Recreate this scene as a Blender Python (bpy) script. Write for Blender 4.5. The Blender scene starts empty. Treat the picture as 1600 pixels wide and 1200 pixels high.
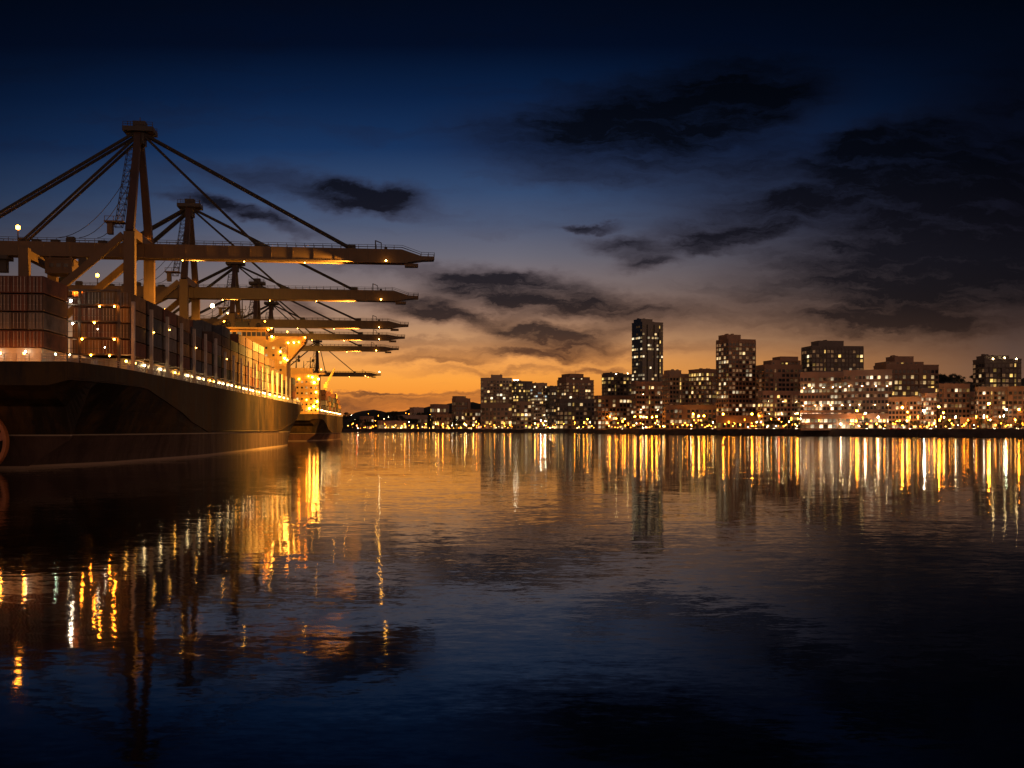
import bpy, math, random
from mathutils import Vector, Matrix

random.seed(11)
R = math.radians
scene = bpy.context.scene
COL = scene.collection

# ------------------------------------------------------------------ camera
CAMZ, FPX, HX, HY = 6.4, 1700.0, 800.0, 670.5      # metres, focal length and horizon in photo pixels
cd = bpy.data.cameras.new('camera')
cam = bpy.data.objects.new('camera', cd)
COL.objects.link(cam)
cam.location = (0, 0, CAMZ)
cam.rotation_euler = (R(90), 0, 0)
cd.sensor_width = 36.0
cd.lens = 36.0 * FPX / 1600.0
cd.shift_y = (HY - 600.0) / 1600.0
cd.clip_start, cd.clip_end = 0.5, 30000
scene.camera = cam
scene.view_settings.view_transform = 'Standard'
scene.view_settings.look = 'None'
scene.view_settings.exposure = 0.0
scene.view_settings.gamma = 1.0
scene.cycles.use_denoising = True
scene.cycles.max_bounces = 6
scene.cycles.sample_clamp_indirect = 6.0
scene.cycles.sample_clamp_direct = 0.0
scene.cycles.caustics_reflective = False
scene.cycles.caustics_refractive = False


def at(x, y, Y):
    """the point at depth Y behind photo pixel (x, y)"""
    return Vector(((x - HX) / FPX * Y, Y, CAMZ + (HY - y) / FPX * Y))


def lin(r, g, b):
    f = lambda c: (c / 255.0) / 12.92 if c <= 10 else ((c / 255.0 + 0.055) / 1.055) ** 2.4
    return (f(r), f(g), f(b), 1.0)


# ------------------------------------------------------------------ node helpers
class NT:
    def __init__(self, tree):
        self.t = tree
        tree.nodes.clear()

    def n(self, kind, **kw):
        nd = self.t.nodes.new(kind)
        for k, v in kw.items():
            setattr(nd, k, v)
        return nd

    def put(self, sock, v):
        if isinstance(v, bpy.types.NodeSocket):
            self.t.links.new(v, sock)
        elif v is not None:
            sock.default_value = v

    def math(self, op, a, b=None, c=None, clamp=False):
        nd = self.n('ShaderNodeMath', operation=op, use_clamp=clamp)
        for i, v in enumerate((a, b, c)):
            if v is not None:
                self.put(nd.inputs[i], v)
        return nd.outputs[0]

    def vmath(self, op, a, b=None, s=None):
        nd = self.n('ShaderNodeVectorMath', operation=op)
        self.put(nd.inputs[0], a)
        if b is not None:
            self.put(nd.inputs[1], b)
        if s is not None:
            self.put(nd.inputs['Scale'], s)
        return nd.outputs['Value'] if op == 'LENGTH' else nd.outputs[0]

    def comb(self, x, y, z):
        nd = self.n('ShaderNodeCombineXYZ')
        for i, v in enumerate((x, y, z)):
            self.put(nd.inputs[i], v)
        return nd.outputs[0]

    def sep(self, v):
        nd = self.n('ShaderNodeSeparateXYZ')
        self.put(nd.inputs[0], v)
        return nd.outputs

    def noise(self, vec, scale, detail=3.0, rough=0.5, dist=0.0):
        nd = self.n('ShaderNodeTexNoise')
        self.put(nd.inputs['Vector'], vec)
        nd.inputs['Scale'].default_value = scale
        nd.inputs['Detail'].default_value = detail
        nd.inputs['Roughness'].default_value = rough
        nd.inputs['Distortion'].default_value = dist
        return nd.outputs

    def rng(self, v, a, b, c=0.0, d=1.0, smooth=False):
        nd = self.n('ShaderNodeMapRange', interpolation_type='SMOOTHSTEP' if smooth else 'LINEAR', clamp=True)
        self.put(nd.inputs['Value'], v)
        for k, x in (('From Min', a), ('From Max', b), ('To Min', c), ('To Max', d)):
            self.put(nd.inputs[k], x)
        return nd.outputs['Result']

    def ramp(self, v, stops):
        nd = self.n('ShaderNodeValToRGB')
        cr = nd.color_ramp
        while len(cr.elements) < len(stops):
            cr.elements.new(0.5)
        for e, (p, c) in zip(cr.elements, stops):
            e.position = p
        for e, (p, c) in zip(cr.elements, stops):
            e.position, e.color = p, c
        self.put(nd.inputs[0], v)
        return nd.outputs['Color']

    def mix(self, f, a, b):
        nd = self.n('ShaderNodeMix', data_type='RGBA')
        self.put(nd.inputs['Factor'], f)
        self.put(nd.inputs['A'] if False else nd.inputs[6], a)
        self.put(nd.inputs[7], b)
        return nd.outputs[2]


# ------------------------------------------------------------------ world: dusk sky with clouds, fixed in world directions
world = bpy.data.worlds.new('World')
scene.world = world
world.use_nodes = True
w = NT(world.node_tree)
gen = w.n('ShaderNodeTexCoord').outputs['Generated']
dx, dy, dz = w.sep(gen)[0:3]
front = w.math('MAXIMUM', dy, 0.06)
su = w.math('DIVIDE', dx, front)
sv = w.math('DIVIDE', w.math('MAXIMUM', dz, -0.02), front)
VR = 0.42


def vs(y):
    return max(0.0, min(1.0, ((HY - y) / FPX) / VR))


SKY_A = [(660, (226, 124, 42)), (625, (246, 146, 50)), (592, (253, 164, 66)), (562, (246, 166, 86)), (532, (204, 150, 102)), (492, (164, 130, 108)),
         (450, (134, 116, 112)), (400, (106, 104, 116)), (350, (76, 87, 113)), (300, (53, 74, 109)), (230, (24, 50, 90)), (150, (11, 32, 66)), (70, (3, 13, 35)), (-30, (2, 8, 22))]
SKY_B = [(660, (112, 78, 60)), (600, (112, 84, 68)), (550, (92, 72, 63)), (500, (70, 57, 54)), (430, (40, 38, 44)), (350, (20, 26, 42)), (250, (8, 17, 38)), (150, (4, 11, 28)), (0, (1, 6, 17))]
vn = w.math('DIVIDE', sv, VR, clamp=True)
colA = w.ramp(vn, [(vs(y), lin(*c)) for y, c in SKY_A])
colB = w.ramp(vn, [(vs(y), lin(*c)) for y, c in SKY_B])
side_r = w.rng(su, 0.0, 0.46, 0.0, 1.0)
side_l = w.rng(su, -0.22, -0.6, 0.0, 0.8)
behind = w.rng(dy, 0.35, 0.0, 0.0, 1.0)
sidef = w.math('MAXIMUM', w.math('MAXIMUM', side_r, side_l), behind)
sky = w.mix(sidef, colA, colB)
SKY_K = [(0.0, (208, 150, 114)), (0.25, (178, 130, 104)), (0.6, (90, 80, 88)), (1.0, (20, 26, 44))]   # sky glow added behind and right of the camera, lifting facades and hull
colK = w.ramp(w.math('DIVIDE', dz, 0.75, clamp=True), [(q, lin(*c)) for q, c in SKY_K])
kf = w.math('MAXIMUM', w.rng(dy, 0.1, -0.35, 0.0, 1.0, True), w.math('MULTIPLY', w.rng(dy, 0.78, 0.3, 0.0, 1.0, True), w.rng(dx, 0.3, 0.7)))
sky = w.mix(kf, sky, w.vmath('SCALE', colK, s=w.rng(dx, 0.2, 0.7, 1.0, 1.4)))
uv = w.comb(su, sv, 0.0)
warp = w.noise(uv, 9.0, 4.0, 0.6)['Color']
warp2 = w.noise(w.vmath('MULTIPLY', uv, (26.0, 60.0, 1.0)), 1.0, 5.0, 0.65)['Color']
p = w.vmath('ADD', uv, w.vmath('SCALE', w.vmath('SUBTRACT', warp, (0.5, 0.5, 0.5)), s=0.034))
p = w.vmath('ADD', p, w.vmath('SCALE', w.vmath('SUBTRACT', warp2, (0.5, 0.5, 0.5)), s=0.024))
# clouds: photo-measured centre, half sizes, tilt (degrees, counter-clockwise), density, edge softness
CLOUDS = [(1085, 163, 215, 60, 6, .97, .5), (1020, 225, 200, 60, -6, .6, 1.0), (840, 228, 140, 44, -4, .5, .9), (1375, 232, 105, 32, 12, .9, .6), (1230, 290, 190, 52, 18, .55, 1.0),
          (1330, 300, 150, 26, 17, .8, .7), (1165, 364, 125, 17, 12, .85, .6), (1520, 350, 240, 125, 10, .98, .8), (1490, 430, 240, 95, 4, .85, 1.0), (1590, 190, 170, 70, 20, .6, 1.0),
          (565, 305, 92, 26, -6, .92, .6), (450, 285, 100, 22, -10, .6, .9), (392, 332, 98, 13, -21, .9, .6), (300, 308, 60, 9, -8, .5, .8), (920, 356, 36, 7, -2, .85, .6),
          (975, 390, 60, 14, -10, .6, .9), (1010, 414, 44, 9, 4, .7, .8), (820, 460, 145, 32, -7, 1.0, .6), (930, 480, 130, 16, -3, .6, .9), (650, 482, 70, 14, -4, .85, .8), (690, 497, 70, 8, -2, .7, .8),
          (845, 524, 110, 14, -6, .9, .7), (960, 516, 80, 12, 4, .55, 1.0), (835, 550, 100, 11, -2, .9, .7), (660, 556, 95, 8, 2, .6, .9), (720, 562, 60, 5, 0, .6, .9), (935, 573, 45, 5, 0, .6, .9),
          (470, 482, 40, 16, -14, .7, .8), (1430, 505, 130, 17, -4, .8, .8), (1140, 490, 150, 24, 6, .45, 1.0), (610, 425, 110, 14, -6, .4, 1.0), (1270, 430, 200, 30, 6, .35, 1.0),
          (770, 500, 170, 8, 2, .6, 1.0), (900, 540, 130, 7, -3, .6, 1.0), (640, 538, 100, 6, 2, .5, 1.0), (790, 575, 120, 5, 1, .5, 1.0), (1080, 545, 90, 8, 3, .35, 1.0), (850, 478, 190, 12, -5, .55, 1.0), (1180, 330, 150, 20, 14, .6, 1.0),
          (600, 630, 110, 14, -2, .72, .5), (720, 620, 90, 9, 2, .6, .6), (595, 613, 85, 3.5, 0, .8, .6), (730, 613, 60, 3, 0, .6, .7), (430, 640, 150, 20, 0, .6, .7)]
dens = None
for cx, cy, rx, ry, tilt, k, soft in CLOUDS:
    m = w.n('ShaderNodeMapping', vector_type='TEXTURE')
    w.put(m.inputs['Vector'], p)
    m.inputs['Location'].default_value = ((cx - HX) / FPX, (HY - cy) / FPX, 0)
    m.inputs['Rotation'].default_value = (0, 0, R(tilt))
    m.inputs['Scale'].default_value = (rx * 1.06 / FPX, ry * 1.1 / FPX, 1)
    ln = w.vmath('LENGTH', m.outputs[0])
    mk = w.rng(ln, 1.0 + 0.75 * soft, 0.85 - 0.65 * soft, 0.0, k, True)
    inv = w.math('SUBTRACT', 1.0, mk)
    dens = inv if dens is None else w.math('MULTIPLY', dens, inv)
dens = w.math('SUBTRACT', 1.0, dens)
tl = w.n('ShaderNodeMapping', vector_type='POINT')     # wisps lean up to the right
w.put(tl.inputs['Vector'], p)
tl.inputs['Rotation'].default_value = (0, 0, R(-9))
tl.inputs['Scale'].default_value = (12, 62, 1)
wisp = w.noise(tl.outputs[0], 1.0, 7.0, 0.66)['Fac']
dens = w.math('MULTIPLY', dens, w.rng(wisp, 0.22, 0.66, 0.58, 1.2))
thin = w.rng(w.noise(w.vmath('MULTIPLY', p, (5.0, 34.0, 1.0)), 1.0, 5.0, 0.6)['Fac'], 0.5, 0.8, 0.0, 0.4)
dens = w.math('ADD', dens, thin)
dens = w.math('MULTIPLY', w.math('MINIMUM', dens, 0.97), w.rng(dy, 0.3, 0.55))
CLD = [(665, (112, 70, 46)), (615, (120, 74, 42)), (565, (92, 58, 40)), (520, (58, 43, 38)), (470, (31, 27, 31)), (400, (26, 25, 34)), (330, (17, 17, 26)), (250, (7, 10, 19)), (150, (3, 6, 13)), (0, (1, 3, 8))]
colC = w.ramp(vn, [(vs(y), lin(*c)) for y, c in CLD])
colC = w.mix(w.math('MULTIPLY', sidef, 0.8), colC, w.vmath('SCALE', colC, s=0.4))
rim = w.math('MULTIPLY', w.math('MULTIPLY', dens, w.math('SUBTRACT', 1.0, dens)), w.rng(sidef, 0.0, 1.0, 0.8, 0.25))
EDGE = w.ramp(vn, [(vs(y), lin(*c)) for y, c in [(640, (200, 110, 50)), (540, (150, 96, 70)), (450, (86, 66, 66)), (330, (62, 50, 66)), (230, (38, 34, 54)), (100, (8, 10, 22))]])
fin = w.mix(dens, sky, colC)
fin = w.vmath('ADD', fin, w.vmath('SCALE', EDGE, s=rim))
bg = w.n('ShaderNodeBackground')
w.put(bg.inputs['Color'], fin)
bg.inputs['Strength'].default_value = 1.0
wo = w.n('ShaderNodeOutputWorld')
w.t.links.new(bg.outputs[0], wo.inputs[0])


# ------------------------------------------------------------------ materials
MATS = {}


def paint(name, col, rough=0.55, var=0.25, scale=0.4, metallic=0.0, streak=False, grime=None):
    """painted / concrete surface with blotchy wear; streak adds vertical runs of grime"""
    m = bpy.data.materials.new(name)
    m.use_nodes = True
    t = NT(m.node_tree)
    co = t.n('ShaderNodeTexCoord').outputs['Object']
    n1 = t.noise(co, scale, 4.0, 0.6)['Fac']
    c = (*col, 1.0)
    g = (*(grime or tuple(x * 0.45 for x in col)), 1.0)
    f = t.rng(n1, 0.35, 0.7, 0.0, var * 2)
    if streak:
        n2 = t.noise(t.vmath('MULTIPLY', co, (1.3, 1.3, 0.06)), 1.0, 4.0, 0.65)['Fac']
        f = t.math('MAXIMUM', f, t.rng(n2, 0.48, 0.72, 0.0, 0.9))
    base = t.mix(f, c, g)
    b = t.n('ShaderNodeBsdfPrincipled')
    t.put(b.inputs['Base Color'], base)
    b.inputs['Roughness'].default_value = rough
    b.inputs['Metallic'].default_value = metallic
    o = t.n('ShaderNodeOutputMaterial')
    t.t.links.new(b.outputs[0], o.inputs[0])
    MATS[name] = m
    return m


def glow(name, col, strength, sample='AUTO', vary=False):
    m = bpy.data.materials.new(name)
    m.use_nodes = True
    t = NT(m.node_tree)
    e = t.n('ShaderNodeEmission')
    e.inputs['Color'].default_value = (*col, 1)
    if vary:
        rnd = t.n('ShaderNodeObjectInfo').outputs['Random']
        co = t.n('ShaderNodeTexCoord').outputs['Object']
        blot = t.noise(co, 0.45, 2.0)['Fac']
        s = t.math('MULTIPLY', t.math('POWER', rnd, 2.5), strength * 1.9)
        s = t.math('ADD', s, strength * 0.18)
        t.put(e.inputs['Strength'], t.math('MULTIPLY', s, t.rng(blot, 0.3, 0.7, 0.35, 1.5)))
    else:
        e.inputs['Strength'].default_value = strength
    o = t.n('ShaderNodeOutputMaterial')
    t.t.links.new(e.outputs[0], o.inputs[0])
    m.cycles.emission_sampling = sample
    MATS[name] = m
    return m


paint('crane_paint', (0.085, 0.050, 0.020), 0.5, 0.3, 0.15, streak=True)
paint('tower_paint', (0.05, 0.03, 0.022), 0.55, 0.3, 0.15, streak=True)
paint('crane_dark', (0.03, 0.027, 0.025), 0.6, 0.3)
paint('steel_cable', (0.02, 0.019, 0.018), 0.85, 0.2)
paint('white_paint', (0.62, 0.60, 0.55), 0.5, 0.3, 0.3, streak=True, grime=(0.3, 0.2, 0.12))
paint('ship_yellow', (0.62, 0.38, 0.10), 0.5, 0.3, 0.15, streak=True, grime=(0.3, 0.18, 0.07))
paint('deck_paint', (0.10, 0.06, 0.04), 0.7, 0.4)
paint('bronze', (0.45, 0.16, 0.05), 0.45, 0.4, 0.5, grime=(0.2, 0.06, 0.02))
paint('galvanised', (0.38, 0.34, 0.30), 0.45, 0.4, metallic=0.5)
paint('dark_iron', (0.02, 0.02, 0.02), 0.6, 0.3)
CONT = {'rust red': (0.17, 0.062, 0.035), 'dark brown': (0.10, 0.062, 0.042), 'grey': (0.19, 0.17, 0.15), 'slate blue': (0.07, 0.08, 0.095),
        'ochre': (0.30, 0.165, 0.06), 'dark green': (0.06, 0.08, 0.055), 'pale grey': (0.36, 0.32, 0.27)}
for k, c in CONT.items():
    paint('container ' + k, c, 0.6, 0.5, 0.35, streak=True, grime=tuple(x * .28 for x in c))
paint('concrete', (0.38, 0.275, 0.20), 0.8, 0.25, 0.06)
paint('brown_stone', (0.31, 0.20, 0.135), 0.8, 0.25, 0.06)
paint('pale_render', (0.42, 0.30, 0.23), 0.8, 0.2, 0.06)
paint('dark_cladding', (0.10, 0.085, 0.08), 0.5, 0.25, 0.06)
paint('dark_glass', (0.02, 0.025, 0.035), 0.12, 0.2, 0.1)
paint('asphalt', (0.05, 0.045, 0.042), 0.85, 0.3, 0.02)
paint('seawall_stone', (0.09, 0.07, 0.055), 0.85, 0.5, 0.12, streak=True)
paint('hillside', (0.035, 0.04, 0.022), 0.95, 0.4, 0.02)
paint('bark', (0.06, 0.04, 0.03), 0.9, 0.3)
paint('leaves', (0.05, 0.06, 0.022), 0.8, 0.45, 0.5)
paint('leaves_dark', (0.03, 0.04, 0.018), 0.8, 0.45, 0.5)
paint('post_metal', (0.12, 0.10, 0.09), 0.5, 0.3, metallic=0.4)
paint('tyre', (0.015, 0.015, 0.015), 0.8, 0.2)
CARS = {'silver': (0.45, 0.45, 0.45), 'white': (0.7, 0.7, 0.68), 'black': (0.02, 0.02, 0.02), 'red': (0.3, 0.03, 0.02), 'blue': (0.04, 0.07, 0.2)}
for k, c in CARS.items():
    paint('car ' + k, c, 0.25, 0.1)
ORANGE, WHITE, AMBER, RED, GREENW, WARM = (1.0, 0.265, 0.016), (1.0, 0.82, 0.55), (1.0, 0.43, 0.06), (1.0, 0.12, 0.03), (0.75, 0.95, 0.6), (1.0, 0.68, 0.30)
TINT = {'o': ORANGE, 'w': WHITE, 'a': AMBER, 'r': RED, 'g': GREENW, 'y': WARM}
glow('window_warm', (1.0, 0.66, 0.30), 0.9, 'NONE', True)
glow('window_yellow', (1.0, 0.60, 0.16), 0.9, 'NONE', True)
glow('window_white', (1.0, 0.78, 0.48), 1.1, 'NONE', True)
glow('window_cool', (0.75, 0.92, 0.95), 0.8, 'NONE', True)
glow('window_dim', (1.0, 0.5, 0.22), 0.10, 'NONE', True)
glow('shopfront', (1.0, 0.66, 0.34), 1.6, 'NONE', True)


def lampmat(tint, s):
    k = 'lamp_%s_%g' % (tint, s)
    return MATS.get(k) or glow(k, TINT[tint], s)


# ship hull paint: dark topsides, red-brown boot topping below a set height, runs of rust
def hull_mat(name, top, boot, zb):
    m = bpy.data.materials.new(name)
    m.use_nodes = True
    t = NT(m.node_tree)
    co = t.n('ShaderNodeTexCoord').outputs['Object']
    z = t.sep(co)[2]
    st = t.noise(t.vmath('MULTIPLY', co, (0.16, 0.13, 0.03)), 1.0, 6.0, 0.75)['Fac']
    bl = t.noise(co, 0.12, 4.0, 0.6)['Fac']
    a = t.mix(t.rng(st, 0.44, 0.60, 0.0, 1.0), (*top, 1), (top[0] * 2.4 + .026, top[1] * 2.0 + .013, top[2] * 1.2 + .002, 1))
    a = t.mix(t.rng(bl, 0.45, 0.7, 0.0, 0.6), a, (top[0] * .35, top[1] * .35, top[2] * .35, 1))
    bcol = t.mix(t.rng(st, 0.4, 0.65, 0.0, 0.9), (*boot, 1), tuple(x * 0.4 for x in boot) + (1,))
    base = t.mix(t.math('LESS_THAN', z, zb), a, bcol)
    line = t.math('MULTIPLY', t.math('GREATER_THAN', z, zb), t.math('LESS_THAN', z, zb + 0.22))
    base = t.mix(t.math('MULTIPLY', line, 0.8), base, (0.4, 0.34, 0.25, 1))
    base = t.mix(t.math('MULTIPLY', t.math('LESS_THAN', z, 0.4), 0.8), base, (0.36, 0.27, 0.19, 1))   # pale band painted in for the lit rim along the waterline
    b = t.n('ShaderNodeBsdfPrincipled')
    t.put(b.inputs['Base Color'], base)
    t.put(b.inputs['Roughness'], t.rng(st, 0.3, 0.7, 0.5, 0.8))
    b.inputs['Specular IOR Level'].default_value = 0.25
    bump = t.n('ShaderNodeBump')
    bump.inputs['Strength'].default_value = 0.25
    bump.inputs['Distance'].default_value = 0.15
    # plate seams and frames
    bk = t.n('ShaderNodeTexBrick')
    cs = t.sep(co)
    t.put(bk.inputs['Vector'], t.comb(cs[1], cs[2], 0.0))
    bk.inputs['Scale'].default_value = 0.1
    bk.inputs['Mortar Size'].default_value = 0.012
    bk.inputs['Brick Width'].default_value = 0.95
    bk.inputs['Row Height'].default_value = 0.24
    t.put(bump.inputs['Height'], t.math('ADD', t.math('MULTIPLY', bk.outputs['Fac'], -1.2), t.math('MULTIPLY', t.noise(co, 0.5, 3.0)['Fac'], 1.4)))
    t.put(b.inputs['Normal'], bump.outputs[0])
    o = t.n('ShaderNodeOutputMaterial')
    t.t.links.new(b.outputs[0], o.inputs[0])
    MATS[name] = m
    return m


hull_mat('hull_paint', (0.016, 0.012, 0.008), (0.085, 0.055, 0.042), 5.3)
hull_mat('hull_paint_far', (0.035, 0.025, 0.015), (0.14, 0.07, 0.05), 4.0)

# water: dark, ripples as true slopes so that they hold at every distance
wm = bpy.data.materials.new('harbour_water')
wm.use_nodes = True
t = NT(wm.node_tree)
pos = t.n('ShaderNodeNewGeometry').outputs['Position']
calm = t.rng(t.noise(t.vmath('MULTIPLY', pos, (0.010, 0.018, 0)), 1.0, 3.0, 0.55)['Fac'], 0.32, 0.68, 0.45, 1.25)
acc = None
for sc_, amp in (((0.035, 0.10, 0), 0.011), ((0.16, 0.42, 0), 0.016), ((0.7, 1.7, 0), 0.030), ((2.4, 5.2, 0), 0.030), ((7.0, 16.0, 0), 0.018)):
    nz = t.vmath('SUBTRACT', t.noise(t.vmath('MULTIPLY', pos, sc_), 1.0, 2.0, 0.5)['Color'], (0.5, 0.5, 0.5))
    nz = t.vmath('MULTIPLY', nz, (amp * 1.7, amp * 2.3, 0))
    acc = nz if acc is None else t.vmath('ADD', acc, nz)
calm = t.math('MULTIPLY', calm, t.rng(t.sep(pos)[1], 40.0, 560.0, 0.55, 1.75))
acc = t.vmath('SCALE', acc, s=calm)
nx, ny, _ = t.sep(acc)[0:3]
nrm = t.vmath('NORMALIZE', t.comb(nx, ny, 1.0))
b = t.n('ShaderNodeBsdfPrincipled')
b.inputs['Base Color'].default_value = (0.0015, 0.003, 0.006, 1)
b.inputs['Roughness'].default_value = 0.045
b.inputs['IOR'].default_value = 1.26
t.put(b.inputs['Normal'], nrm)
o = t.n('ShaderNodeOutputMaterial')
t.t.links.new(b.outputs[0], o.inputs[0])
MATS['water'] = wm


# ------------------------------------------------------------------ mesh helpers
class MB:
    def __init__(self):
        self.v, self.f, self.m = [], [], []
        self.mi = 0

    def face(self, idx):
        self.f.append(idx)
        self.m.append(self.mi)

    def hexa(self, pts):
        b = len(self.v)
        self.v += [tuple(q) for q in pts]
        for q in ((0, 3, 2, 1), (4, 5, 6, 7), (0, 1, 5, 4), (1, 2, 6, 5), (2, 3, 7, 6), (3, 0, 4, 7)):
            self.face(tuple(b + i for i in q))
        return self

    def box(self, x0, x1, y0, y1, z0, z1):
        return self.hexa([(x0, y0, z0), (x1, y0, z0), (x1, y1, z0), (x0, y1, z0), (x0, y0, z1), (x1, y0, z1), (x1, y1, z1), (x0, y1, z1)])

    def beam(self, a, b, wd, ht=None, wd2=None, ht2=None):
        a, b = Vector(a), Vector(b)
        ht = ht or wd
        wd2, ht2 = wd2 or wd, ht2 or ht
        d = (b - a).normalized()
        up = Vector((0, 0, 1)) if abs(d.z) < 0.9 else Vector((1, 0, 0))
        s = d.cross(up).normalized()
        u = s.cross(d).normalized()
        pts = []
        for c, ww, hh in ((a, wd, ht), (b, wd2, ht2)):
            pts += [c - s * ww / 2 - u * hh / 2, c + s * ww / 2 - u * hh / 2, c + s * ww / 2 + u * hh / 2, c - s * ww / 2 + u * hh / 2]
        return self.hexa(pts)

    def tube(self, pts, r, n=6, r2=None):
        pts = [Vector(q) for q in pts]
        b = len(self.v)
        k = len(pts)
        for i, q in enumerate(pts):
            d = (pts[min(i + 1, k - 1)] - pts[max(i - 1, 0)]).normalized()
            up = Vector((0, 0, 1)) if abs(d.z) < 0.9 else Vector((1, 0, 0))
            s = d.cross(up).normalized()
            u = s.cross(d)
            rr = r if r2 is None else r + (r2 - r) * i / max(1, k - 1)
            for j in range(n):
                a = 2 * math.pi * j / n
                self.v.append(tuple(q + s * math.cos(a) * rr + u * math.sin(a) * rr))
        for i in range(k - 1):
            for j in range(n):
                self.face((b + i * n + j, b + i * n + (j + 1) % n, b + (i + 1) * n + (j + 1) % n, b + (i + 1) * n + j))
        self.face(tuple(b + j for j in reversed(range(n))))
        self.face(tuple(b + (k - 1) * n + j for j in range(n)))
        return self

    def ball(self, c, r, nu=8, nv=5, sz=1.0):
        b = len(self.v)
        c = Vector(c)
        for i in range(1, nv):
            th = math.pi * i / nv
            for j in range(nu):
                ph = 2 * math.pi * j / nu
                self.v.append((c.x + r * math.sin(th) * math.cos(ph), c.y + r * math.sin(th) * math.sin(ph), c.z + r * sz * math.cos(th)))
        t0 = len(self.v)
        self.v += [(c.x, c.y, c.z + r * sz), (c.x, c.y, c.z - r * sz)]
        for i in range(nv - 2):
            for j in range(nu):
                self.face((b + i * nu + j, b + (i + 1) * nu + j, b + (i + 1) * nu + (j + 1) % nu, b + i * nu + (j + 1) % nu))
        for j in range(nu):
            self.face((t0, b + j, b + (j + 1) % nu))
            self.face((t0 + 1, b + (nv - 2) * nu + (j + 1) % nu, b + (nv - 2) * nu + j))
        return self

    def prism(self, prof, y0, y1):
        """profile of (x, z) points, extruded along y"""
        b, n = len(self.v), len(prof)
        self.v += [(x, y0, z) for x, z in prof] + [(x, y1, z) for x, z in prof]
        self.face(tuple(b + i for i in range(n)))
        self.face(tuple(b + n + i for i in reversed(range(n))))
        for i in range(n):
            j = (i + 1) % n
            self.face((b + j, b + i, b + n + i, b + n + j))
        return self

    def mesh(self, name, mats):
        me = bpy.data.meshes.new(name)
        me.from_pydata(self.v, [], self.f)
        mats = mats if isinstance(mats, (list, tuple)) else [mats]
        for q in mats:
            me.materials.append(MATS[q] if isinstance(q, str) else q)
        if len(mats) > 1:
            me.polygons.foreach_set('material_index', self.m)
        me.validate()
        me.update()
        return me

    def build(self, name, mats, parent=None, loc=(0, 0, 0), rz=0.0):
        return link(name, self.mesh(name, mats), parent, loc, rz)


def link(name, data, parent=None, loc=(0, 0, 0), rz=0.0):
    o = bpy.data.objects.new(name, data)
    COL.objects.link(o)
    o.location = loc
    o.rotation_euler = (0, 0, rz)
    if parent is not None:
        o.parent = parent
    return o


def tag(o, label=None, cat=None, group=None, kind=None):
    for k, v in (('label', label), ('category', cat), ('group', group), ('kind', kind)):
        if v:
            o[k] = v
    return o


def thing(name, label, cat, loc=(0, 0, 0), rz=0.0, group=None):
    return tag(link(name, None, None, loc, rz), label, cat, group)


ORD = ['first', 'second', 'third', 'fourth', 'fifth', 'sixth', 'seventh', 'eighth', 'ninth', 'tenth', 'eleventh', 'twelfth', 'thirteenth', 'fourteenth', 'fifteenth',
       'sixteenth', 'seventeenth', 'eighteenth', 'nineteenth', 'twentieth', 'twenty-first', 'twenty-second', 'twenty-third', 'twenty-fourth']

LAMPK = 1.0
_bulbs = {}


def bulb(parent, c, r, tint, s, name='bulb'):
    """a lit lamp globe; light comes from the globe itself"""
    key = (round(r, 2), tint, s)
    if key not in _bulbs:
        _bulbs[key] = (MB().ball((0, 0, 0), r, 10, 7) if r > .45 else MB().ball((0, 0, 0), r, 6, 4)).mesh(name, lampmat(tint, s * LAMPK))
    return link(name, _bulbs[key], parent, c)


def spot(parent, loc, target, power, tint, angle=95, radius=0.4, blend=0.6):
    """beam of a floodlight (child of the thing whose lamp it is); loc and target in the parent's own space"""
    ld = bpy.data.lights.new('floodlight_beam', 'SPOT')
    ld.energy, ld.color = power, TINT[tint]
    ld.spot_size, ld.spot_blend, ld.shadow_soft_size = R(angle), blend, radius
    o = link('floodlight_beam', ld, parent, loc)
    o.rotation_euler = (Vector(target) - Vector(loc)).to_track_quat('-Z', 'Y').to_euler()
    return o


def lerp_table(tab, s):
    if s <= tab[0][0]:
        return tab[0][1]
    for (a, va), (b_, vb) in zip(tab, tab[1:]):
        if s <= b_:
            f = (s - a) / (b_ - a)
            f = f * f * (3 - 2 * f) * 0.5 + f * 0.5
            return va + (vb - va) * f
    return tab[-1][1]


# ------------------------------------------------------------------ setting: water, land, quays, hills
wmb = MB()
wmb.v = [(-6000, -300, 0), (6000, -300, 0), (6000, 9000, 0), (-6000, 9000, 0)]
wmb.face((0, 1, 2, 3))
tag(wmb.build('harbour_water', 'water'), kind='structure')

SHORE = [(-3000, 2900), (-700, 2600), (-377, 2420), (-210, 2290), (-77, 2176), (30, 2040), (84, 1880), (130, 1600), (166, 1400), (251, 1190), (308, 1046), (355, 945), (420, 892), (520, 850), (700, 800), (1500, 700)]
LAND = 6.2


def shoreY(x):
    """depth of the far shore along the sight line of photo column x"""
    k = (x - HX) / FPX
    for (xa, ya), (xb, yb) in zip(SHORE, SHORE[1:]):
        fa, fb = xa - k * ya, xb - k * yb
        if fa <= 0 <= fb:
            q = fa / (fa - fb)
            return ya + (yb - ya) * q
    return 900


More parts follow.
